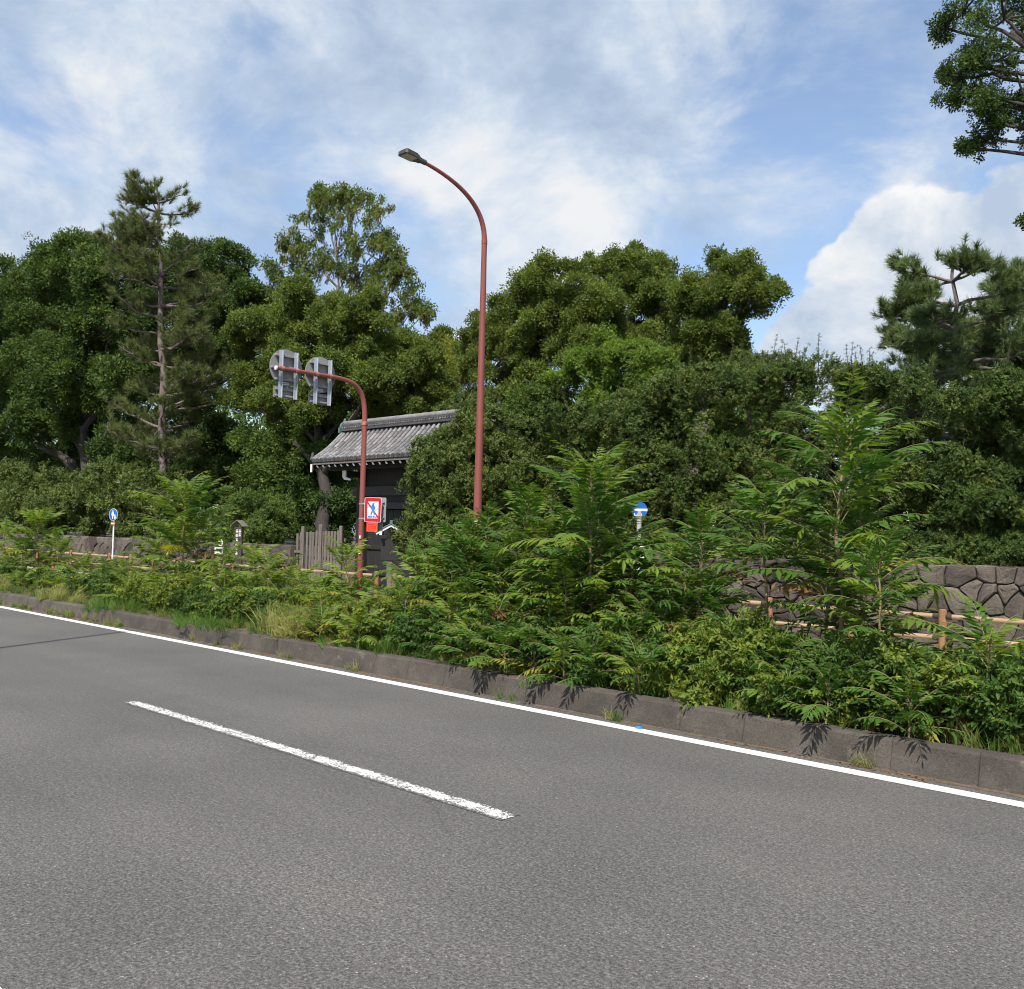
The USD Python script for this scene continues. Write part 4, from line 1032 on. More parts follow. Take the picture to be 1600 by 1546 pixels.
def tree(name, label, cat, spec, Y, base_px, sprays, seed, group=None, bark="bark_dark", trunk_r=0.28, spx=9.5, cover=2.6, second=17, clump=0.38, open_=0.0, deep=True, up=0.35, base_z=GARDEN_Z, lean=0.0, hang=False, flat=1.0):
    r = np.random.default_rng(seed)
    lobes = px_lobes(spec, Y)
    if deep:  # the crown goes on behind what the camera sees
        for c, rad in list(lobes):
            if r.uniform() < 0.6: lobes.append((c + np.array([r.normal(0, 0.4) * rad, rad * r.uniform(0.8, 1.6), r.normal(0, 0.35) * rad]), rad * r.uniform(0.7, 1.0)))
    ctr = np.mean([c for c, _ in lobes], 0)
    b = at(base_px, 830, Y + 0.3); b[2] = base_z
    t = thing(name, label, cat, b, 0, group)
    H = (ctr - b)[2] * 1.1; m_ = 9; q = np.linspace(0, 1, m_)[:, None]
    spine = (np.array([ctr[0], ctr[1], b[2] + H]) - b) * np.c_[q ** 1.4, q ** 1.4, q] + np.c_[lean * np.sin(q * 3.1), q * 0, q * 0] + np.r_[np.zeros((1, 3)), r.normal(0, 0.05 * trunk_r / 0.2, (m_ - 1, 3)) * [1, 1, 0.2]]
    part(t, "trunk", tube(np.vstack([[0, 0, -0.4], spine]), np.r_[1.5, 1.2 - 0.95 * q[:, 0] ** 0.8] * trunk_r, 10), bark, True)
    br = []
    for i, (c, rad) in enumerate(lobes):
        hz = np.linalg.norm((c - b)[:2] - np.array([np.interp((c - b)[2], spine[:, 2], spine[:, k]) for k in range(2)]))
        u = np.clip(((c - b)[2] - 0.75 * hz) / H, 0.22, 0.92)
        st = np.array([np.interp(u, q[:, 0], spine[:, k]) for k in range(3)])
        br.append(limb(st, c - b, trunk_r * (0.62 - 0.45 * u), trunk_r * 0.10, seed + i, sag=0.06))
    size = spx * depth(ctr) / FPX
    P, D, subs = fill_lobes(lobes, size, seed, cover, second, clump, up, open_, flat)
    Cs = np.array([c for c, _ in lobes])
    for i, (q, rr) in enumerate(subs):
        if i % 2 == 0 or open_:
            j = np.argmin(np.linalg.norm(Cs - q, axis=1)); br.append(limb(Cs[j] - b, q - b, trunk_r * 0.13, trunk_r * 0.05, seed + 100 + i, 4, sides=5))
    part(t, "limbs", cat_meshes(br), bark, True)
    if hang: D = unit(np.array([0, 0, 1.0]) + r.normal(size=D.shape) * 0.22)
    scatter(t, "crown", sprays, P - b, D, size * r.uniform(0.75, 1.25, len(P)), seed)
    return t


def shrub(name, label, cat, lobes, sprays, seed, size, group=None, base_z=GARDEN_Z, cover=3.0, second=12, clump=0.42, shoots=0, up=0.45, stems=5, flat=1.0, bark="bark_dark", shoot_keys=None):
    r = np.random.default_rng(seed)
    C = np.array([c for c, _ in lobes]); b = np.array([C[:, 0].mean(), C[:, 1].mean(), base_z])
    t = thing(name, label, cat, b, 0, group)
    P, D, subs = fill_lobes(lobes, size, seed, cover, second, clump, up, 0.0, flat)
    keep = P[:, 2] > base_z + 0.02; P, D = P[keep], D[keep]
    ms = []
    for k in range(stems):
        c, rad = max((lobes[r.integers(len(lobes))] for _ in range(4)), key=lambda q: q[0][1]); f0 = np.array([c[0] + r.normal(0, 0.15 * rad), c[1] + r.normal(0, 0.12 * rad), base_z - 0.1])
        ms.append(limb(f0 - b, c - b + r.normal(0, 0.15 * rad, 3), 0.035 * max(0.4, rad), 0.012 * max(0.4, rad), seed + k, 5))
    sc = size * r.uniform(0.75, 1.25, len(P))
    if shoots:
        i = np.argsort(-P[:, 2])[: max(shoots * 12, 20)]; i = r.choice(i, min(shoots, len(i)), replace=False); q = []
        for j in i:
            h = r.uniform(0.25, 0.6); ln_ = r.normal(0, 0.12, 2); p0 = P[j] - [0, 0, 0.3]
            tip = p0 + [ln_[0], ln_[1], h + 0.3]
            ms.append(tube(np.array([p0 - b, (p0 + tip) / 2 - b + [0.01, 0, 0], tip - b]), [0.010, 0.007, 0.004], 4))
            for k in range(9): q.append(p0 + (tip - p0) * (0.35 + 0.65 * k / 8) + r.normal(0, 0.012, 3))
        q = np.array(q); P = np.vstack([P, q]); D = np.vstack([D, np.tile([0, 0, 1.0], (len(q), 1))]); sc = np.r_[sc, np.full(len(q), size * 0.34)]
    part(t, "stems", cat_meshes(ms), bark, True)
    scatter(t, "foliage", sprays, P - b, D, sc, seed)
    return t


DK, OL, MI, YE, FR, HE = ("dome", "leaf_dark"), ("dome", "leaf_olive"), ("dome", "leaf_mid"), ("dome", "leaf_yellow"), ("dome", "leaf_fresh"), ("twig", "leaf_hedge")

tree("broadleaf_tree", "large dark green broadleaf tree at the left edge of the park", "tree",
     [(50, 450, 62), (120, 425, 58), (185, 440, 55), (20, 520, 62), (100, 520, 70), (170, 520, 60), (50, 590, 66), (135, 600, 66), (15, 650, 60), (95, 670, 60), (-50, 500, 80), (-60, 600, 80), (200, 590, 40)], 20.5, 150, [DK, DK, MI], 21, trunk_r=0.42, spx=10.5)
tree("broadleaf_tree", "dark broadleaf tree standing behind the tall pine's trunk", "tree",
     [(300, 430, 44), (345, 425, 42), (365, 470, 36), (330, 500, 46), (270, 500, 46), (300, 560, 46), (345, 545, 30), (250, 440, 36), (280, 630, 44), (235, 560, 36), (388, 455, 16)], 22.5, 262, [DK], 22, trunk_r=0.36)
tree("broadleaf_tree", "olive green round crowned tree behind the two grey sign backs", "tree",
     [(495, 490, 50), (440, 505, 46), (555, 525, 44), (465, 560, 52), (540, 585, 50), (415, 580, 44), (590, 600, 34), (500, 640, 48), (440, 640, 46), (395, 530, 36), (385, 620, 36), (565, 480, 26)], 20.0, 512, [OL, MI], 23, trunk_r=0.25, lean=-0.25)
tree("broadleaf_tree", "olive tree with low boughs beside the left end of the gate roof", "tree",
     [(600, 590, 38), (640, 620, 34), (620, 550, 32), (580, 640, 36), (650, 575, 26), (610, 665, 30)], 21.5, 600, [OL, OL, MI], 24, trunk_r=0.22)
tree("tall_sparse_tree", "tall airy tree with drooping leaf bunches, sky showing through, left of the lamp", "tree",
     [(520, 330, 34), (555, 330, 34), (485, 360, 30), (595, 350, 30), (530, 385, 40), (580, 400, 36), (480, 410, 34), (440, 420, 24), (615, 400, 22), (550, 450, 40), (605, 455, 32), (470, 465, 36), (640, 490, 24), (665, 488, 18), (430, 480, 24), (610, 500, 30), (545, 305, 20), (505, 312, 16), (405, 500, 26), (380, 485, 16), (458, 385, 20), (438, 450, 20), (425, 470, 18), (628, 432, 18), (642, 462, 16), (500, 300, 12), (600, 375, 18)],
     27.0, 540, [("hang", "leaf_sparse"), ("hang", "leaf_sparse"), ("dome", "leaf_mid")], 25, bark="bark_grey", trunk_r=0.13, spx=10, cover=0.85, second=13, clump=0.42, open_=0.16, deep=False, hang=True)
tree("willow_tree", "yellow green weeping tree above the right half of the gate roof", "tree",
     [(690, 600, 30), (665, 640, 28), (710, 580, 22), (640, 590, 22), (700, 650, 26), (675, 560, 24)], 27.5, 690, [("hang", "leaf_yellow"), ("hang", "leaf_yellow"), YE], 26, trunk_r=0.2, spx=11, cover=1.3, hang=True)
tree("weeping_tree", "olive weeping tree far behind the yellow green one", "tree",
     [(690, 545, 24), (660, 550, 24), (720, 550, 24), (640, 545, 20), (692, 525, 10)], 36.0, 690, [("hang", "leaf_sparse"), MI], 27, trunk_r=0.22, spx=10, cover=1.3, hang=True)
tree("camphor_tree", "broad camphor tree with bright crown just right of the lamp pole", "tree",
     [(825, 470, 46), (870, 452, 42), (800, 520, 48), (860, 525, 52), (915, 480, 46), (770, 580, 44), (830, 590, 50), (905, 550, 50), (745, 520, 24), (735, 565, 28), (790, 640, 36), (750, 640, 30)], 25.0, 800, [OL, OL, MI], 28, bark="bark_grey", trunk_r=0.4)
tree("camphor_tree", "tall camphor crown in the middle of the central tree group", "tree",
     [(950, 440, 38), (1000, 430, 36), (985, 490, 46), (1035, 480, 38), (930, 425, 24), (960, 540, 46), (1040, 545, 40)], 29.0, 985, [MI, OL], 29, bark="bark_grey", trunk_r=0.4)
tree("camphor_tree", "camphor leaning right into the sky at the right end of the group", "tree",
     [(1110, 435, 36), (1160, 435, 36), (1175, 470, 28), (1120, 485, 42), (1075, 470, 30), (1085, 535, 42), (1130, 530, 30), (1070, 590, 38), (1110, 580, 28)], 26.0, 1070, [MI, OL], 30, bark="bark_grey", trunk_r=0.36)
tree("vine_clad_tree", "low light green leafy tree in front of the central camphors", "tree",
     [(950, 555, 34), (990, 580, 36), (920, 590, 36), (880, 610, 30), (950, 620, 36), (1015, 610, 26), (1000, 550, 22), (860, 630, 24)], 20.5, 950, [("twig", "leaf_fresh"), FR], 31, trunk_r=0.18, spx=11)
tree("overhanging_tree", "dark leafy boughs hanging into the top right corner of the sky", "tree",
     [(1570, 30, 62), (1505, 20, 36), (1480, 45, 22), (1560, 95, 46), (1510, 108, 30), (1485, 118, 20), (1600, 150, 60), (1540, 160, 34), (1490, 158, 24), (1545, 218, 22), (1515, 232, 16), (1562, 195, 24), (1660, 60, 90), (1690, 170, 80), (1640, -60, 100), (1760, 60, 110), (1800, 180, 110), (1604, 350, 10)],
     19.0, 2250, [("big", "leaf_dark")], 32, trunk_r=0.22, spx=11, cover=1.05, second=12, deep=False, flat=0.75)
tree("low_tree", "dark little tree behind the hedge right of the camphor group", "tree",
     [(1160, 580, 30), (1200, 590, 26), (1130, 600, 26)], 19.5, 1165, [("twig", "leaf_mid"), ("twig", "leaf_hedge")], 33, trunk_r=0.12, spx=9)


def pine(label, top_px, top_py, Y, base_px, seed, whorls, key, spread, trunk_r, z_from, bend=0.0, size=0.34, dens=1.0, upturn=0.25, profile=None, bark="bark_pine", inner=0.35):
    """a pine: bare trunk, whorls of boughs, needle tufts along the outer half of every bough"""
    r = np.random.default_rng(seed)
    tp = at(top_px, top_py, Y); b = at(base_px, 830, Y); b[2] = GARDEN_Z
    H = tp[2] - b[2]; t = thing("pine_tree", label, "pine tree", b)
    n = 14; q = np.linspace(0, 1, n)[:, None]
    spine = (tp - b) * q + np.c_[np.sin(q * 3.1) * bend, np.zeros((n, 1)), np.zeros((n, 1))] + np.r_[np.zeros((1, 3)), r.normal(0, 0.05, (n - 2, 3)), np.zeros((1, 3))]
    spine = np.vstack([[0, 0, -0.4], spine]); rad = np.r_[trunk_r * 1.25, trunk_r * (1 - q[:, 0]) ** 0.75 + 0.025]
    part(t, "trunk", tube(spine, rad, 12), bark, True)
    P, D, br = [], [], []
    def sp(u): return np.array([np.interp(u, q[:, 0], spine[1:, k]) for k in range(3)])
    for w in range(whorls):
        u = z_from + (0.985 - z_from) * (w + r.uniform(-0.25, 0.25)) / whorls; u = min(max(u, z_from), 0.98)
        prof_ = profile(u) if profile else math.sin(min(1, (1 - u) / (1 - z_from) * 1.15) * math.pi * 0.5) ** 0.8
        for k in range(r.integers(3, 6)):
            az = r.uniform(0, 6.28); L = spread * prof_ * r.uniform(0.55, 1.1)
            if L < 0.25: L = 0.3
            a = sp(u); dr = np.array([math.cos(az), math.sin(az), r.uniform(-0.15, 0.30)])
            tt = np.linspace(0, 1, 7)[:, None]; pts = a + dr * L * tt + np.array([0, 0, 1.0]) * upturn * L * (tt ** 2 - 0.25 * tt) + np.r_[np.zeros((1, 3)), np.cumsum(r.normal(0, 0.025 * L, (6, 3)), 0)]
            br.append(tube(pts, np.linspace(0.045, 0.012, 7) * (0.5 + L / spread), 6))
            m = max(3, int(L / size * 4.2 * dens))
            for j in range(m):
                s = r.uniform(inner, 1.0); c = np.array([np.interp(s, tt[:, 0], pts[:, i]) for i in range(3)])
                side = np.array([-dr[1], dr[0], 0]) * r.normal(0, 0.20) * L * (1.15 - s * 0.5); o = side + np.array([0, 0, abs(r.normal(0, 0.07)) * L])
                if np.linalg.norm(o) > 0.2: br.append(limb(c, c + o, 0.012, 0.007, seed + j, 3, sides=4))
                for _ in range(2):
                    P.append(c + o + r.normal(0, 0.10 * size / 0.34, 3)); D.append(unit(dr * 0.5 + unit(o) * 0.4 + r.normal(size=3) * 0.45 + [0, 0, 0.55]))
    for _ in range(10): P.append(tp - b + r.normal(0, 0.12, 3) - [0, 0, 0.2]); D.append([0, 0, 1.0])
    part(t, "boughs", cat_meshes(br), bark, True)
    scatter(t, "needles", [key], np.array(P), np.array(D), size * r.uniform(0.8, 1.25, len(P)), seed)
    return t


pine("tall slender pine with pinkish bare trunk before the dark left hand trees", 244, 284, 17.6, 262, 41, 18, ("needles", "needle"), 2.35, 0.165, 0.22, size=0.34, dens=0.68, profile=lambda u: (0.46 + 0.56 * min(1, (1 - u) / 0.26)) if u > 0.30 else 0.8)
pine("broad black pine against the white cloud at the right", 1490, 398, 24.0, 1505, 42, 12, ("needles", "needle_blue"), 2.7, 0.11, 0.14, bend=-0.10, size=0.27, dens=1.15, upturn=0.10, profile=lambda u: 0.42 + 0.62 * min(1, (1 - u) / 0.6), bark="bark_grey", inner=0.55)
pine("dark pine cut by the right edge of the picture", 1592, 418, 29.0, 1596, 43, 11, ("needles", "needle_blue"), 2.6, 0.12, 0.25, size=0.32, dens=1.2, upturn=0.10, profile=lambda u: 0.42 + 0.62 * min(1, (1 - u) / 0.6), bark="bark_grey")

# hedges on the walls
HB = 1.35


def hedge(name, label, cat, spec, Y, seed, keys=(HE,), spx=12.0, **kw):
    lobes = px_lobes(spec, Y)
    for c, rad in list(lobes): lobes.append((c + [0, rad * 0.9, 0.05], rad * 0.9))
    fr = min(c[1] for c, _ in lobes)
    for c, rad in list(lobes):   # skirts down to the wall's coping
        if c[1] < fr + 0.3 and HB + 0.2 < c[2] < HB + 1.6: lobes.append((np.array([c[0] + 0.2, c[1] - 0.25, HB + 0.25]), 0.42)); lobes.append((np.array([c[0] - 0.35, c[1] - 0.15, HB + 0.3]), 0.40))
    size = spx * np.mean([depth(c) for c, _ in lobes]) / FPX
    return shrub(name, label, cat, lobes, list(keys), seed, size, base_z=kw.pop("base_z", HB), **kw)


hedge("round_hedge", "wide rounded clipped hedge on the wall under the left hand trees", "hedge",
      [(60, 790, 42), (120, 775, 46), (180, 770, 46), (235, 775, 40), (150, 800, 36), (90, 805, 34), (210, 805, 32), (270, 800, 30), (20, 800, 34)], 17.0, 51, cover=2.6)
hedge("round_hedge", "farther clipped hedge at the left edge behind the sapling", "hedge",
      [(-20, 770, 44), (20, 765, 36), (-60, 790, 50)], 19.0, 52, cover=2.4)
hedge("round_bush", "round bush on the wall between the little post and the palisade", "bush",
      [(395, 810, 36), (370, 830, 26), (425, 825, 28), (400, 840, 24), (360, 800, 20)], 16.6, 53, keys=(("twig", "leaf_mid"),))
hedge("gate_bush", "tall bush with brownish tips covering the right side of the gate", "bush",
      [(740, 700, 44), (700, 730, 42), (670, 760, 36), (690, 800, 42), (740, 780, 46), (678, 810, 26), (770, 740, 36), (750, 665, 24), (720, 830, 30), (660, 735, 16), (666, 780, 20), (690, 840, 24), (740, 840, 34), (735, 650, 16), (672, 708, 20), (700, 690, 20)], 15.1, 54, cover=2.8, shoots=10)
labels = ["hedge with sunlit brown tips just right of the lamp pole", "hedge bulging below the light green vine clad tree", "hedge under the leaning camphor with thin gaps of sky", "hedge stretch with upright shoots left of the tallest sapling",
          "hedge behind the tallest sapling below the black pine", "hedge dipping to a gap of sky under the black pine"]
specs = [[(800, 720, 40), (840, 690, 40), (830, 760, 46), (790, 780, 40), (850, 820, 40), (800, 830, 34)],
         [(890, 680, 40), (940, 665, 38), (920, 730, 48), (890, 790, 46), (950, 790, 46), (930, 840, 30)],
         [(1000, 650, 40), (1050, 640, 40), (1020, 710, 48), (1060, 760, 46), (1010, 800, 46), (1050, 835, 30)],
         [(1110, 625, 40), (1160, 620, 40), (1120, 690, 44), (1165, 740, 46), (1110, 780, 46), (1160, 825, 34)],
         [(1220, 610, 42), (1280, 605, 42), (1240, 680, 48), (1290, 730, 46), (1230, 770, 46), (1290, 815, 40), (1240, 840, 28)],
         [(1340, 610, 38), (1400, 620, 36), (1355, 680, 44), (1400, 730, 44), (1350, 770, 44), (1400, 810, 44), (1430, 680, 24), (1350, 845, 26)]]
for i, (lb, sp_) in enumerate(zip(labels, specs)):
    hedge("wall_hedge", lb, "hedge", sp_, 17.0 - 0.05 * i, 60 + i, keys=(HE, HE, ("twig", "leaf_dark")), cover=2.6, shoots=7 + 5 * (i in (3, 4)), group="hedge along the top of the right hand wall")
hedge("corner_bush", "big dense bush rising at the right edge above the stone wall", "bush",
      [(1500, 660, 46), (1560, 640, 54), (1600, 620, 50), (1500, 730, 52), (1570, 720, 58), (1480, 790, 46), (1540, 800, 54), (1600, 790, 54), (1470, 840, 34), (1530, 845, 30), (1590, 845, 32), (1660, 650, 70), (1680, 760, 70)], 16.7, 70, keys=(HE, ("twig", "leaf_dark"), ("twig", "leaf_dark")), cover=2.9, shoots=4)

# dark undergrowth between the trunks inside the park
under = [("dark undergrowth left of the tall pine's foot", [(180, 700, 40), (120, 720, 36), (230, 720, 36)], 21.5, DK), ("dark undergrowth right of the tall pine's foot", [(320, 720, 44), (290, 760, 40), (350, 760, 36), (335, 690, 30)], 21.0, DK),
         ("shaded bushes behind the round bush", [(400, 720, 44), (440, 760, 44), (390, 770, 36), (460, 710, 36)], 20.5, MI), ("shaded bushes beside the gate's left post", [(500, 760, 40), (520, 700, 34), (490, 800, 34), (530, 790, 30)], 21.0, DK),
         ("brownish shrub behind the ridge of the gate roof", [(730, 640, 28), (760, 660, 28), (700, 660, 22)], 19.5, HE), ("shaded bushes behind the lamp pole", [(780, 680, 40), (820, 650, 36), (760, 720, 36)], 20.0, MI),
         ("undergrowth far behind the left hedge", [(20, 730, 40), (70, 730, 36), (-40, 740, 50)], 24.0, DK)]
for i, (lb, sp_, Y, key) in enumerate(under):
    hedge("undergrowth_shrub", lb, "bush", sp_, Y, 80 + i, keys=(key,), spx=12, base_z=GARDEN_Z)
r = np.random.default_rng(90)
P = []
for px in np.arange(-80, 1240, 7.0):
    for _ in range(14):
        c = at(px + r.normal(0, 10), r.uniform(640, 830), 44 + r.uniform(0, 5))
        if c[2] > 1: P.append(c)
P = np.array(P)
scatter("/World", "woodland", [DK, MI], P, unit(r.normal(size=P.shape) * [1, 0.6, 0.6] + [0.3, -0.5, 0.4]), 0.9 * r.uniform(0.7, 1.3, len(P)), 91, "dark far woodland behind all the park trees", cat="woodland")

# ------------------------------------------------------------------ saplings in the planter


def frond_mesh(base, az, el, L, droop, pairs, ll, r):
    n = 8; t = np.linspace(0, 1, n); e = el - droop * t ** 1.3; step = L / (n - 1)
    h = np.array([math.cos(az), math.sin(az), 0]); s = np.array([-h[1], h[0], 0])
    tan = np.cos(e)[:, None] * h + np.sin(e)[:, None] * np.array([0, 0, 1.0])
    pts = base + np.vstack([[0, 0, 0], np.cumsum(tan[:-1] * step, 0)])
    pts += s * (np.linspace(0, 1, n) ** 2 * r.normal(0, 0.06) * L)[:, None]
    twist = r.normal(0, 0.25)
    B, D, N, LN = [], [], [], []
    for i in range(pairs + 1):
        u = 0.16 + 0.84 * i / pairs
        p = np.array([np.interp(u, t, pts[:, k]) for k in range(3)]); T = unit(np.array([np.interp(u, t, tan[:, k]) for k in range(3)]))
        nn = unit(np.cross(T, s)); nn = nn if nn[2] > 0 else -nn
        sz = ll * (0.75 + 0.35 * math.sin(min(1, u * 1.15) * math.pi)) * (1 - 0.35 * max(0, u - 0.7) / 0.3)
        for sg in ((-1, 1) if i < pairs else (0,)):
            a = math.radians(r.normal(27, 6)) + u * 0.35
            d = unit(sg * s * math.cos(a) + T * math.sin(a) - nn * r.uniform(0.05, 0.32)) if sg else T
            if r.uniform() < 0.05: continue
            if r.uniform() < 0.08: d = unit(d - nn * r.uniform(0.3, 0.9) + r.normal(size=3) * 0.2)
            B.append(p); D.append(d); N.append(unit(nn + sg * s * 0.25 + T * twist + r.normal(size=3) * 0.16)); LN.append(sz * r.uniform(0.75, 1.15))
    LN = np.array(LN)
    lv = leaf_quads(np.array(B), np.array(D), np.array(N), LN, LN * 0.275, 0.14, True)
    return lv, tube(pts, np.linspace(0.0045, 0.0015, n), 4, False)


def sapling(px, py, Y, seed, label, group=None, spread=1.0, pale=0.5, n=None, lo=0.30, leanx=0.0, more=1.0):
    r = np.random.default_rng(seed)
    tip = at(px, py, Y) if np.isscalar(px) else np.asarray(px, float); z0 = 0.24; H = max(0.45, tip[2] - z0)
    t = thing("sapling", label, "sapling", (tip[0], Y, z0), 0, group)
    Hs = H * 0.86 if H > 1.2 else H * 0.72
    L0 = min(1.08, 0.52 + 0.22 * H) * spread
    q = np.linspace(0, 1, 6)[:, None]
    sp = np.c_[leanx * q[:, 0] ** 2 + 0, r.normal(0, 0.05) * q[:, 0], Hs * q[:, 0]]
    sp[1:-1, :2] += r.normal(0, 0.012 * H, (4, 2)); sp -= [leanx, 0, 0]
    part(t, "stem", tube(np.vstack([[sp[0][0], sp[0][1], -0.1], sp]), np.r_[1.15, np.linspace(1, 0.4, 6)] * (0.008 + 0.007 * H), 8), "stem_green", True)
    n = n or int((11 + 8.5 * H) * more)
    az = r.uniform(0, 6.28)
    for k in range(n):
        u = lo + (1 - lo) * (k / (n - 1)) ** 0.75
        az += 2.399 + r.normal(0, 0.25)
        b = np.array([np.interp(u, q[:, 0], sp[:, i]) for i in range(3)])
        v = (u - lo) / (1 - lo)
        el = math.radians(24 + 46 * v ** 1.5 + r.normal(0, 9)); L = L0 * (0.95 - 0.38 * v ** 4) * r.uniform(0.75, 1.12)
        if v > 0.93: L *= 0.62
        lv, ra = frond_mesh(b, az, el, L, math.radians(r.uniform(35, 72)), int(max(8, min(14, 7 + L * 6.5))), 0.20 * L ** 0.75 + 0.02, r)
        w_ = r.uniform(); low = v < 0.35; mt_ = "frond_yellowed" if low and w_ < 0.09 else "frond_withered" if low and w_ > 0.965 else "frond_leaf_pale" if r.uniform() < pale else "frond_leaf"
        fr = part(t, "frond", lv, mt_, False, "yellowed frond" if mt_ == "frond_yellowed" else "brown withered frond" if mt_ == "frond_withered" else None)
        part(fr, "leaf_stalk", ra, "stem_green")
    return t


ZONES = [(150, "at the left end of the planter"), (340, "around the wide palm like sapling"), (480, "before the round bush and little roofed post"), (620, "around the red brown sign post"), (800, "around the street lamp's foot"),
         (980, "below the tall bright sapling"), (1110, "around the bus stop marker"), (1265, "around the thin stemmed sapling"), (1420, "around the tallest sapling"), (9999, "before the rail fence at the right edge")]


def zone(px, Y, what, split=8.95):
    """a label and a group that hold for the few look-alikes of one stretch and row of the planter"""
    z = next(t for lim, t in ZONES if px < lim); row = "leaning over the kerb" if Y < split else "on the path side"
    return f"{what} {row}, {z}", f"{what}s {row} {z}"



big = [(62, 792, 9.2, "bushy sapling at the far left end of the planter", 1.2, .7), (285, 738, 9.2, "wide palm like sapling in front of the tall pine", 1.25, .7), (235, 842, 9.4, "low sapling left of the wide palm like one, near the pale pole", 1.0, .7),
       (545, 842, 9.0, "sapling whose fronds cross the red brown sign post", .8, .8), (740, 800, 9.3, "sapling hiding the foot of the street lamp", 1.0, .3), (925, 690, 9.0, "tall bright sapling midway along the planter", 1.1, .55),
       (825, 752, 9.4, "sapling crowding the left side of the tall bright one", 1.0, .35), (1095, 790, 9.2, "sapling just right of the blue bus stop marker", .85, .4), (1200, 745, 9.1, "thin stemmed sapling between bus stop and tallest sapling", .95, .3),
       (1322, 600, 9.2, "tallest sapling, towering over the hedge at the right", 1.12, .35), (1375, 842, 8.7, "sapling with bright arching fronds in front of the tallest one", .95, .6), (1548, 952, 8.75, "flat topped sapling before the fence at the right edge", 1.0, .6),
       (420, 865, 9.2, "pale sapling before the round bush", 1.0, .9), (130, 862, 9.0, "pale sapling between blue round sign and left end", 1.0, .9), (880, 862, 8.7, "sapling with spreading fronds below the tall bright one", 1.0, .5), (665, 862, 9.2, "sapling left of the street lamp's foot", 1.0, .6)]
LO, MORE = {8: 0.50, 9: 0.34, 10: 0.42, 11: 0.40, 7: 0.30}, {0: 1.4, 1: 1.35, 5: 1.25, 9: 1.2}
for i, (px, py, Y, lb, sp_, pale) in enumerate(big):
    sapling(px, py, Y, 200 + i, lb, None, sp_, pale, lo=LO.get(i, 0.22), more=MORE.get(i, 1.0))
small = [(20, 850, 9.4), (95, 900, 8.6), (165, 875, 9.3), (200, 900, 8.8), (340, 880, 9.3), (385, 890, 8.8), (470, 880, 9.3), (505, 890, 8.7), (600, 905, 9.0), (640, 900, 8.7), (700, 880, 9.4), (710, 930, 8.6), (770, 860, 9.2), (780, 920, 8.6), (830, 900, 9.1),
         (850, 960, 8.5), (900, 930, 8.9), (935, 880, 9.5), (960, 900, 9.1), (985, 950, 8.6), (1015, 880, 9.5), (1040, 930, 9.0), (1075, 900, 9.4), (1090, 970, 8.6), (1150, 940, 8.8), (1215, 985, 8.7), 
         (1310, 985, 8.7), (1345, 925, 9.3), (1455, 1050, 8.6), (1590, 1010, 9.2), (740, 990, 8.4), (1010, 1010, 8.45), (1330, 1060, 8.45), (1500, 1085, 8.45), (690, 985, 8.5), (1130, 1030, 8.45), (925, 1000, 8.45), (810, 1000, 8.4), (1240, 1060, 8.4), (655, 950, 8.8),
         (15, 870, 9.7), (60, 865, 9.6), (110, 880, 9.7), (150, 890, 9.6), (205, 868, 9.7), (240, 885, 9.5), (275, 890, 9.6), (325, 870, 9.7), (365, 885, 9.7), (405, 885, 9.7), (435, 890, 9.6), (485, 892, 9.7), (520, 905, 9.4), (560, 905, 9.7), (40, 905, 8.5), (80, 860, 9.5), (120, 910, 8.6), (180, 920, 9.2), (250, 900, 8.6), (310, 905, 9.0), (355, 915, 8.6), (410, 905, 9.4), (445, 920, 9.0), (745, 1025, 8.15), (790, 1030, 8.15), (835, 1045, 8.15), (880, 1055, 8.12), (925, 1065, 8.15), (1000, 1060, 8.15), (1230, 1100, 8.12), (1290, 1120, 8.12), (1420, 1140, 8.12), (560, 985, 8.15), (500, 985, 8.15), (530, 900, 9.5), (570, 930, 8.7), (620, 940, 9.2), (680, 915, 9.3), (725, 955, 8.9), (750, 890, 9.5), (800, 950, 8.9),
         (845, 915, 9.5), (870, 990, 8.45), (910, 965, 9.3), (950, 985, 8.8), (975, 1005, 8.45), (1000, 930, 9.5), (1030, 975, 9.0), (1060, 1000, 8.5), (1110, 990, 9.0), (1180, 1035, 8.5), (1270, 1020, 8.6), (1300, 1010, 9.3),
         (1355, 990, 9.4), (1390, 1045, 8.9), (1425, 1075, 8.45), (1480, 1040, 9.3), (1530, 1040, 8.9), (1570, 1090, 8.45), (600, 985, 8.5), (780, 1005, 8.45), (840, 1010, 8.4), (900, 1040, 8.4), (1380, 1110, 8.4), (720, 1010, 8.4), (1210, 1080, 8.4)]
for i, (px, py, Y) in enumerate(small):
    lb, gp = zone(px, Y, "knee high feathery sapling")
    sapling(px, py, Y, 300 + i, lb, gp, 1.0, 0.95 if px < 620 else 0.35, lo=0.12)

mids = [(650, 850, 9.4), (690, 838, 9.6), (715, 815, 9.3), (765, 790, 9.5), (790, 840, 9.1), (850, 800, 9.5), (885, 785, 9.6), (960, 765, 9.5), (985, 830, 9.3), (1045, 855, 9.3), (1065, 880, 9.0), (1290, 790, 9.6), (1345, 770, 9.5), (5, 815, 9.3), (40, 835, 9.0), (95, 838, 9.4), (175, 868, 9.5), (255, 810, 9.5), (312, 800, 9.5), (350, 855, 9.1), (395, 850, 9.6), (445, 872, 9.3), (900, 850, 9.0), (810, 870, 9.2), (735, 870, 9.0), (1010, 905, 9.0), (705, 850, 9.0), (675, 880, 9.5), (750, 830, 9.6), (780, 870, 9.6), (825, 820, 9.6), (865, 845, 9.3), (915, 800, 9.6), (940, 830, 9.2), (975, 880, 9.6), (1030, 880, 9.6), (1075, 850, 9.6), (1110, 900, 9.3)]
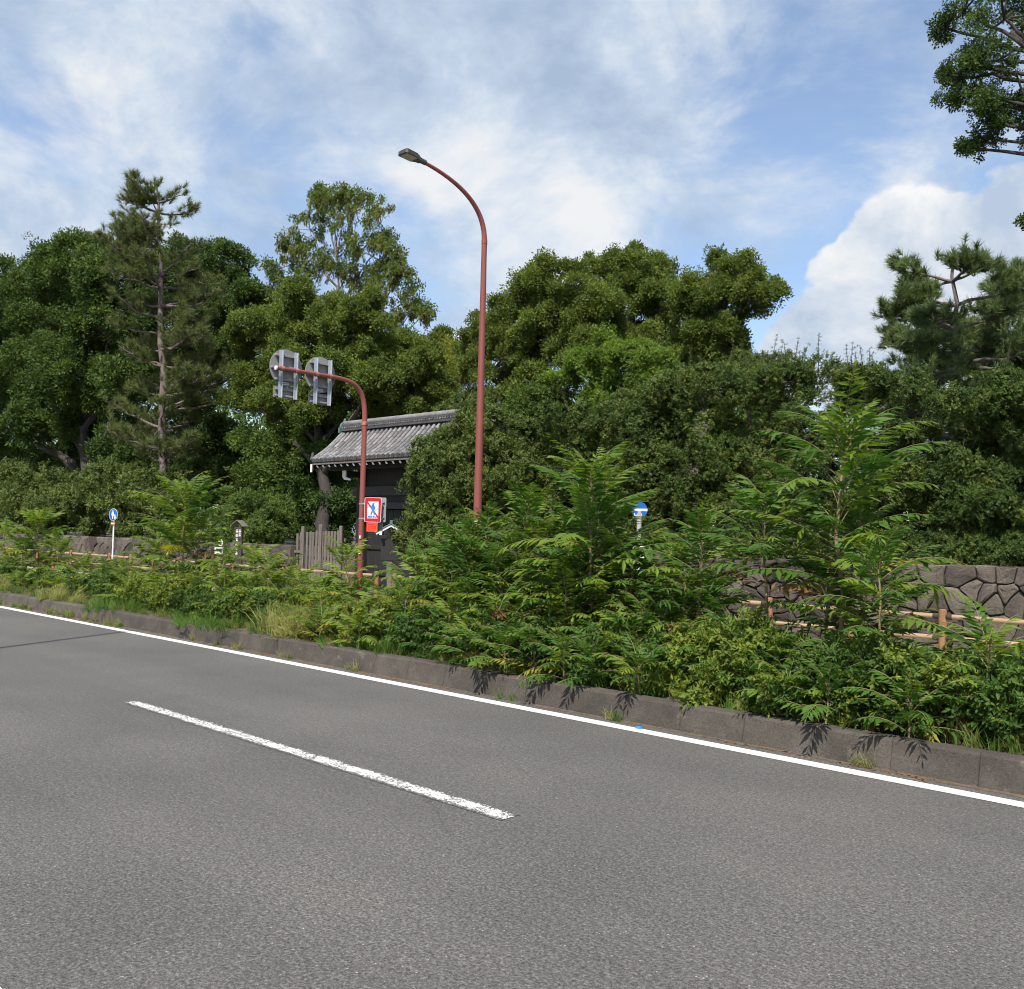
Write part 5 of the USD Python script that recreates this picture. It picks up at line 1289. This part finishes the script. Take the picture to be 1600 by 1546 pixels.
for i, (px, py, Y) in enumerate(mids):
    lb, gp = zone(px, Y, "waist high arching sapling")
    sapling(px, py, Y, 600 + i, lb, gp, 0.95, 0.95 if px < 620 else 0.35, lo=0.22)

# low evergreen shrubs behind the kerb
r = np.random.default_rng(5)
specials = {900: None}
k = 0
for px in list(range(-10, 1640, 46)):
    base = at(px, 1000, 8.75); x = base[0] + r.normal(0, 0.1); gold = px in (220, 266, 1140, 1186, 1416, 542); Y = 8.75 + r.uniform(-0.2, 0.25) - 0.15 * gold
    h = r.uniform(0.26, 0.40) if px < 1000 else r.uniform(0.30, 0.44)
    h *= 1.3 if gold else 1.0
    lobes = [(np.array([x + r.normal(0, 0.2), Y + r.normal(0, 0.15), 0.22 + h * r.uniform(0.5, 0.85)]), h * r.uniform(0.55, 0.8)) for _ in range(4)]
    rust = px in (588,)
    keys = [("shrub", "shrub_leaf_gold")] * 5 + [("shrub", "shrub_leaf")] if gold else [("shrub", "shrub_leaf_rust"), ("shrub", "shrub_leaf_gold"), ("shrub", "shrub_leaf")] if rust else [("shrub", "shrub_leaf")] * 5 + [("shrub", "shrub_leaf_gold")]
    lb = "low shrub turning rust and orange beside the fence gap" if rust else {220: "low shrub with golden leaves left of the dead grass", 266: "yellowish low shrub under the wide palm like sapling", 1140: "bright yellow green low shrub left of the tallest sapling's stem", 1186: "low shrub with pale yellow leaves under the thin stemmed sapling",
                                                                                 1416: "low shrub with yellow leaves below the fence post at the right", 542: "gold tinged low shrub right of the straw coloured grass"}.get(px, "low dark green glossy shrub along the back of the kerb")
    gp = None
    if lb.startswith("low dark"): lb, gp = zone(px, 8.5, "low dark glossy shrub")
    shrub("low_shrub", lb, "shrub", lobes, keys, 400 + k, 0.125, gp, base_z=0.22, cover=2.4, second=9, clump=0.5, stems=6, bark="bark_grey")
    k += 1
for j, px in enumerate(range(20, 1640, 70)):      # a second row along the path side
    base = at(px, 960, 9.55); x = base[0]; h = r.uniform(0.24, 0.38)
    lobes = [(np.array([x + r.normal(0, 0.25), 9.5 + r.normal(0, 0.12), 0.22 + h * r.uniform(0.5, 0.8)]), h * r.uniform(0.5, 0.75)) for _ in range(3)]
    lb, gp = zone(px, 9.5, "low dark glossy shrub")
    shrub("low_shrub", lb, "shrub", lobes, [("shrub", "shrub_leaf")], 500 + j, 0.13, gp, base_z=0.22, cover=2.0, second=8, clump=0.5, stems=4, bark="bark_grey")

# the planting and the hedge go on past the right edge of the picture
r = np.random.default_rng(15)
for j, x in enumerate(np.arange(-1.7, 6.0, 0.55)):
    for Y in (8.7, 9.5):
        h = r.uniform(0.3, 0.45)
        lobes = [(np.array([x + r.normal(0, 0.2), Y + r.normal(0, 0.12), 0.22 + h * r.uniform(0.5, 0.85)]), h * r.uniform(0.55, 0.8)) for _ in range(3)]
        shrub("low_shrub", "low dark glossy shrub past the right end of the picture", "shrub", lobes, [("shrub", "shrub_leaf")], 700 + 2 * j + (Y > 9), 0.13, "low shrubs past the right edge", base_z=0.22, cover=2.2, second=8, clump=0.5, stems=4, bark="bark_grey")
    if j % 2 == 0:
        Y = r.uniform(8.4, 9.7); sapling((x, Y, r.uniform(1.0, 2.1)), 0, Y, 740 + j, "feathery sapling past the right end of the picture", "saplings past the right edge", 1.0, 0.4, lo=0.2)
for j, x in enumerate((-0.6, 2.2, 5.0)):
    lobes = [(np.array([x + r.normal(0, 0.7), 16.7 + r.uniform(-0.1, 0.9), z]), r.uniform(0.75, 1.0)) for z in (1.9, 2.0, 2.6, 2.9, 3.4, 3.7, 2.3, 3.2)]
    shrub("wall_hedge", ["hedge just past the right edge of the picture", "hedge in the middle beyond the right edge of the picture", "last hedge stretch beyond the right edge of the picture"][j], "hedge", lobes, [HE, ("twig", "leaf_dark")], 760 + j, 0.15, "hedge along the top of the right hand wall", base_z=HB, cover=2.4)
tree("broadleaf_tree", "dark broadleaf tree beyond the right edge of the picture", "tree",
     [(1740, 560, 90), (1820, 520, 100), (1800, 640, 90), (1900, 580, 110), (1720, 660, 70)], 30.0, 1810, [DK, MI], 35, trunk_r=0.35, spx=14)

# grass: a straw tussock, green tussocks and weeds
r = np.random.default_rng(6)


def tussock(px, Y, label, n, hgt, key, wid, group=None, z=0.24):
    c = at(px, 980, Y); t = thing("grass_clump", label, "grass", (c[0], Y, z), 0, group)
    P = np.c_[r.normal(0, wid, n), r.normal(0, wid * 0.6, n), np.zeros(n)]
    scatter(t, "blades", [key], P, unit(np.c_[r.normal(0, 0.25, (n, 2)) + P[:, :2] * 0.8, np.ones(n)]), hgt * r.uniform(0.6, 1.1, n), int(px) + 7)


GS, GG = ("grass", "grass_straw"), ("grass", "grass_green")
tussock(472, 8.45, "straw coloured grass tussock leaning over the kerb left of the post", 46, 0.62, GS, 0.34)
tussock(105, 8.4, "pale bright grass under the left hand saplings", 34, 0.42, GS, 0.4)
tussock(5, 8.5, "dry grass at the left edge of the planter", 30, 0.5, GS, 0.4)
tussock(190, 8.35, "fresh green grass hanging over the kerb left of the golden shrub", 44, 0.34, GG, 0.5)
tussock(365, 8.35, "green grass over the kerb before the pale pavement", 44, 0.32, GG, 0.5)
tussock(590, 8.35, "fine green grass below the rust coloured shrub", 40, 0.30, GG, 0.45)
tussock(1025, 8.35, "broad bladed grass tuft on the kerb below the bus stop", 16, 0.42, GG, 0.12)
tussock(1140, 8.35, "thin grass tuft below the golden low shrub", 18, 0.26, GG, 0.22)
n = 420
P = np.c_[r.uniform(-30, 1, n), PLANT_Y0 + r.uniform(-0.02, 0.5, n) ** 1.3, np.full(n, 0.235)]
scatter("/World", "grass", [GG, GG, GS], P, unit(np.c_[r.normal(0, 0.25, n), r.normal(-0.3, 0.25, n), np.ones(n)]), r.uniform(0.10, 0.26, n), 77, "short grass growing along the back of the kerb", cat="grass")
n = 900
P = np.c_[r.uniform(-34, 0, n), r.uniform(FENCE_Y + 0.2, WALL_Y - 0.15, n), np.full(n, SIDE_Z + 0.02)]
scatter("/World", "verge_grass", [GG], P, unit(np.c_[r.normal(0, 0.2, (n, 2)), np.ones(n)]), r.uniform(0.10, 0.24, n), 78, "bright green grass on the verge behind the rail fence", cat="grass")
# silt along the foot of the kerb
xs = np.arange(-46, 6, 0.05); q = np.c_[xs * 2.2, xs * 0, xs * 0]; wdt = 0.015 + 0.10 * np.clip(meshkit.fbm(q, 4, 8) - 0.30, 0, 1) * 1.6
v = np.vstack([np.c_[xs, KERB_Y - wdt, np.full(len(xs), 0.0025)], np.c_[xs, np.full(len(xs), KERB_Y + 0.01), np.full(len(xs), 0.008)]]); m_ = len(xs)
struct("gutter_silt", (v, np.array([(i, i + 1, m_ + i + 1, m_ + i) for i in range(m_ - 1)])), "silt", label="brown silt lying along the foot of the kerb", kind="stuff", cat="silt")
# weeds rooted in the gutter joint
gut = [(-28.0 + i * 0.5 + r.normal(0, 0.2)) for i in range(22)] + [-14.6, -13.9, -13.2, -11.9, -10.4, -7.5, -5.9, -3.36]
P, S_ = [], []
for x in gut:
    m_ = r.integers(2, 6)
    for _ in range(m_): P.append([x + r.normal(0, 0.06), KERB_Y - r.uniform(0.01, 0.05), 0.0]); S_.append(r.uniform(0.08, 0.19) if x > -16 else r.uniform(0.10, 0.24))
P = np.array(P)
scatter("/World", "gutter_weeds", [GG, GS], P, unit(np.c_[r.normal(0, 0.3, len(P)), r.normal(-0.25, 0.2, len(P)), np.ones(len(P))]), np.array(S_), 79, "small weeds rooted at the foot of the kerb", cat="weeds")
n = 900
x = np.concatenate([r.uniform(-30, 0, n // 2), r.choice([-4.6, -4.2, -3.3, -3.0, -8.6, -12.4, -20, -22, -9.5], n - n // 2) + r.normal(0, 0.22, n - n // 2)])
P = np.c_[x, KERB_Y - np.abs(r.normal(0, 0.05, n)) - 0.005, np.full(n, 0.006)]
scatter("/World", "fallen_leaves", [("litter", "dead_leaf")], P, unit(np.c_[r.normal(0, 0.3, (n, 2)), np.ones(n)]), r.uniform(0.012, 0.04, n), 80, "brown fallen leaves gathered at the foot of the kerb", cat="leaves")
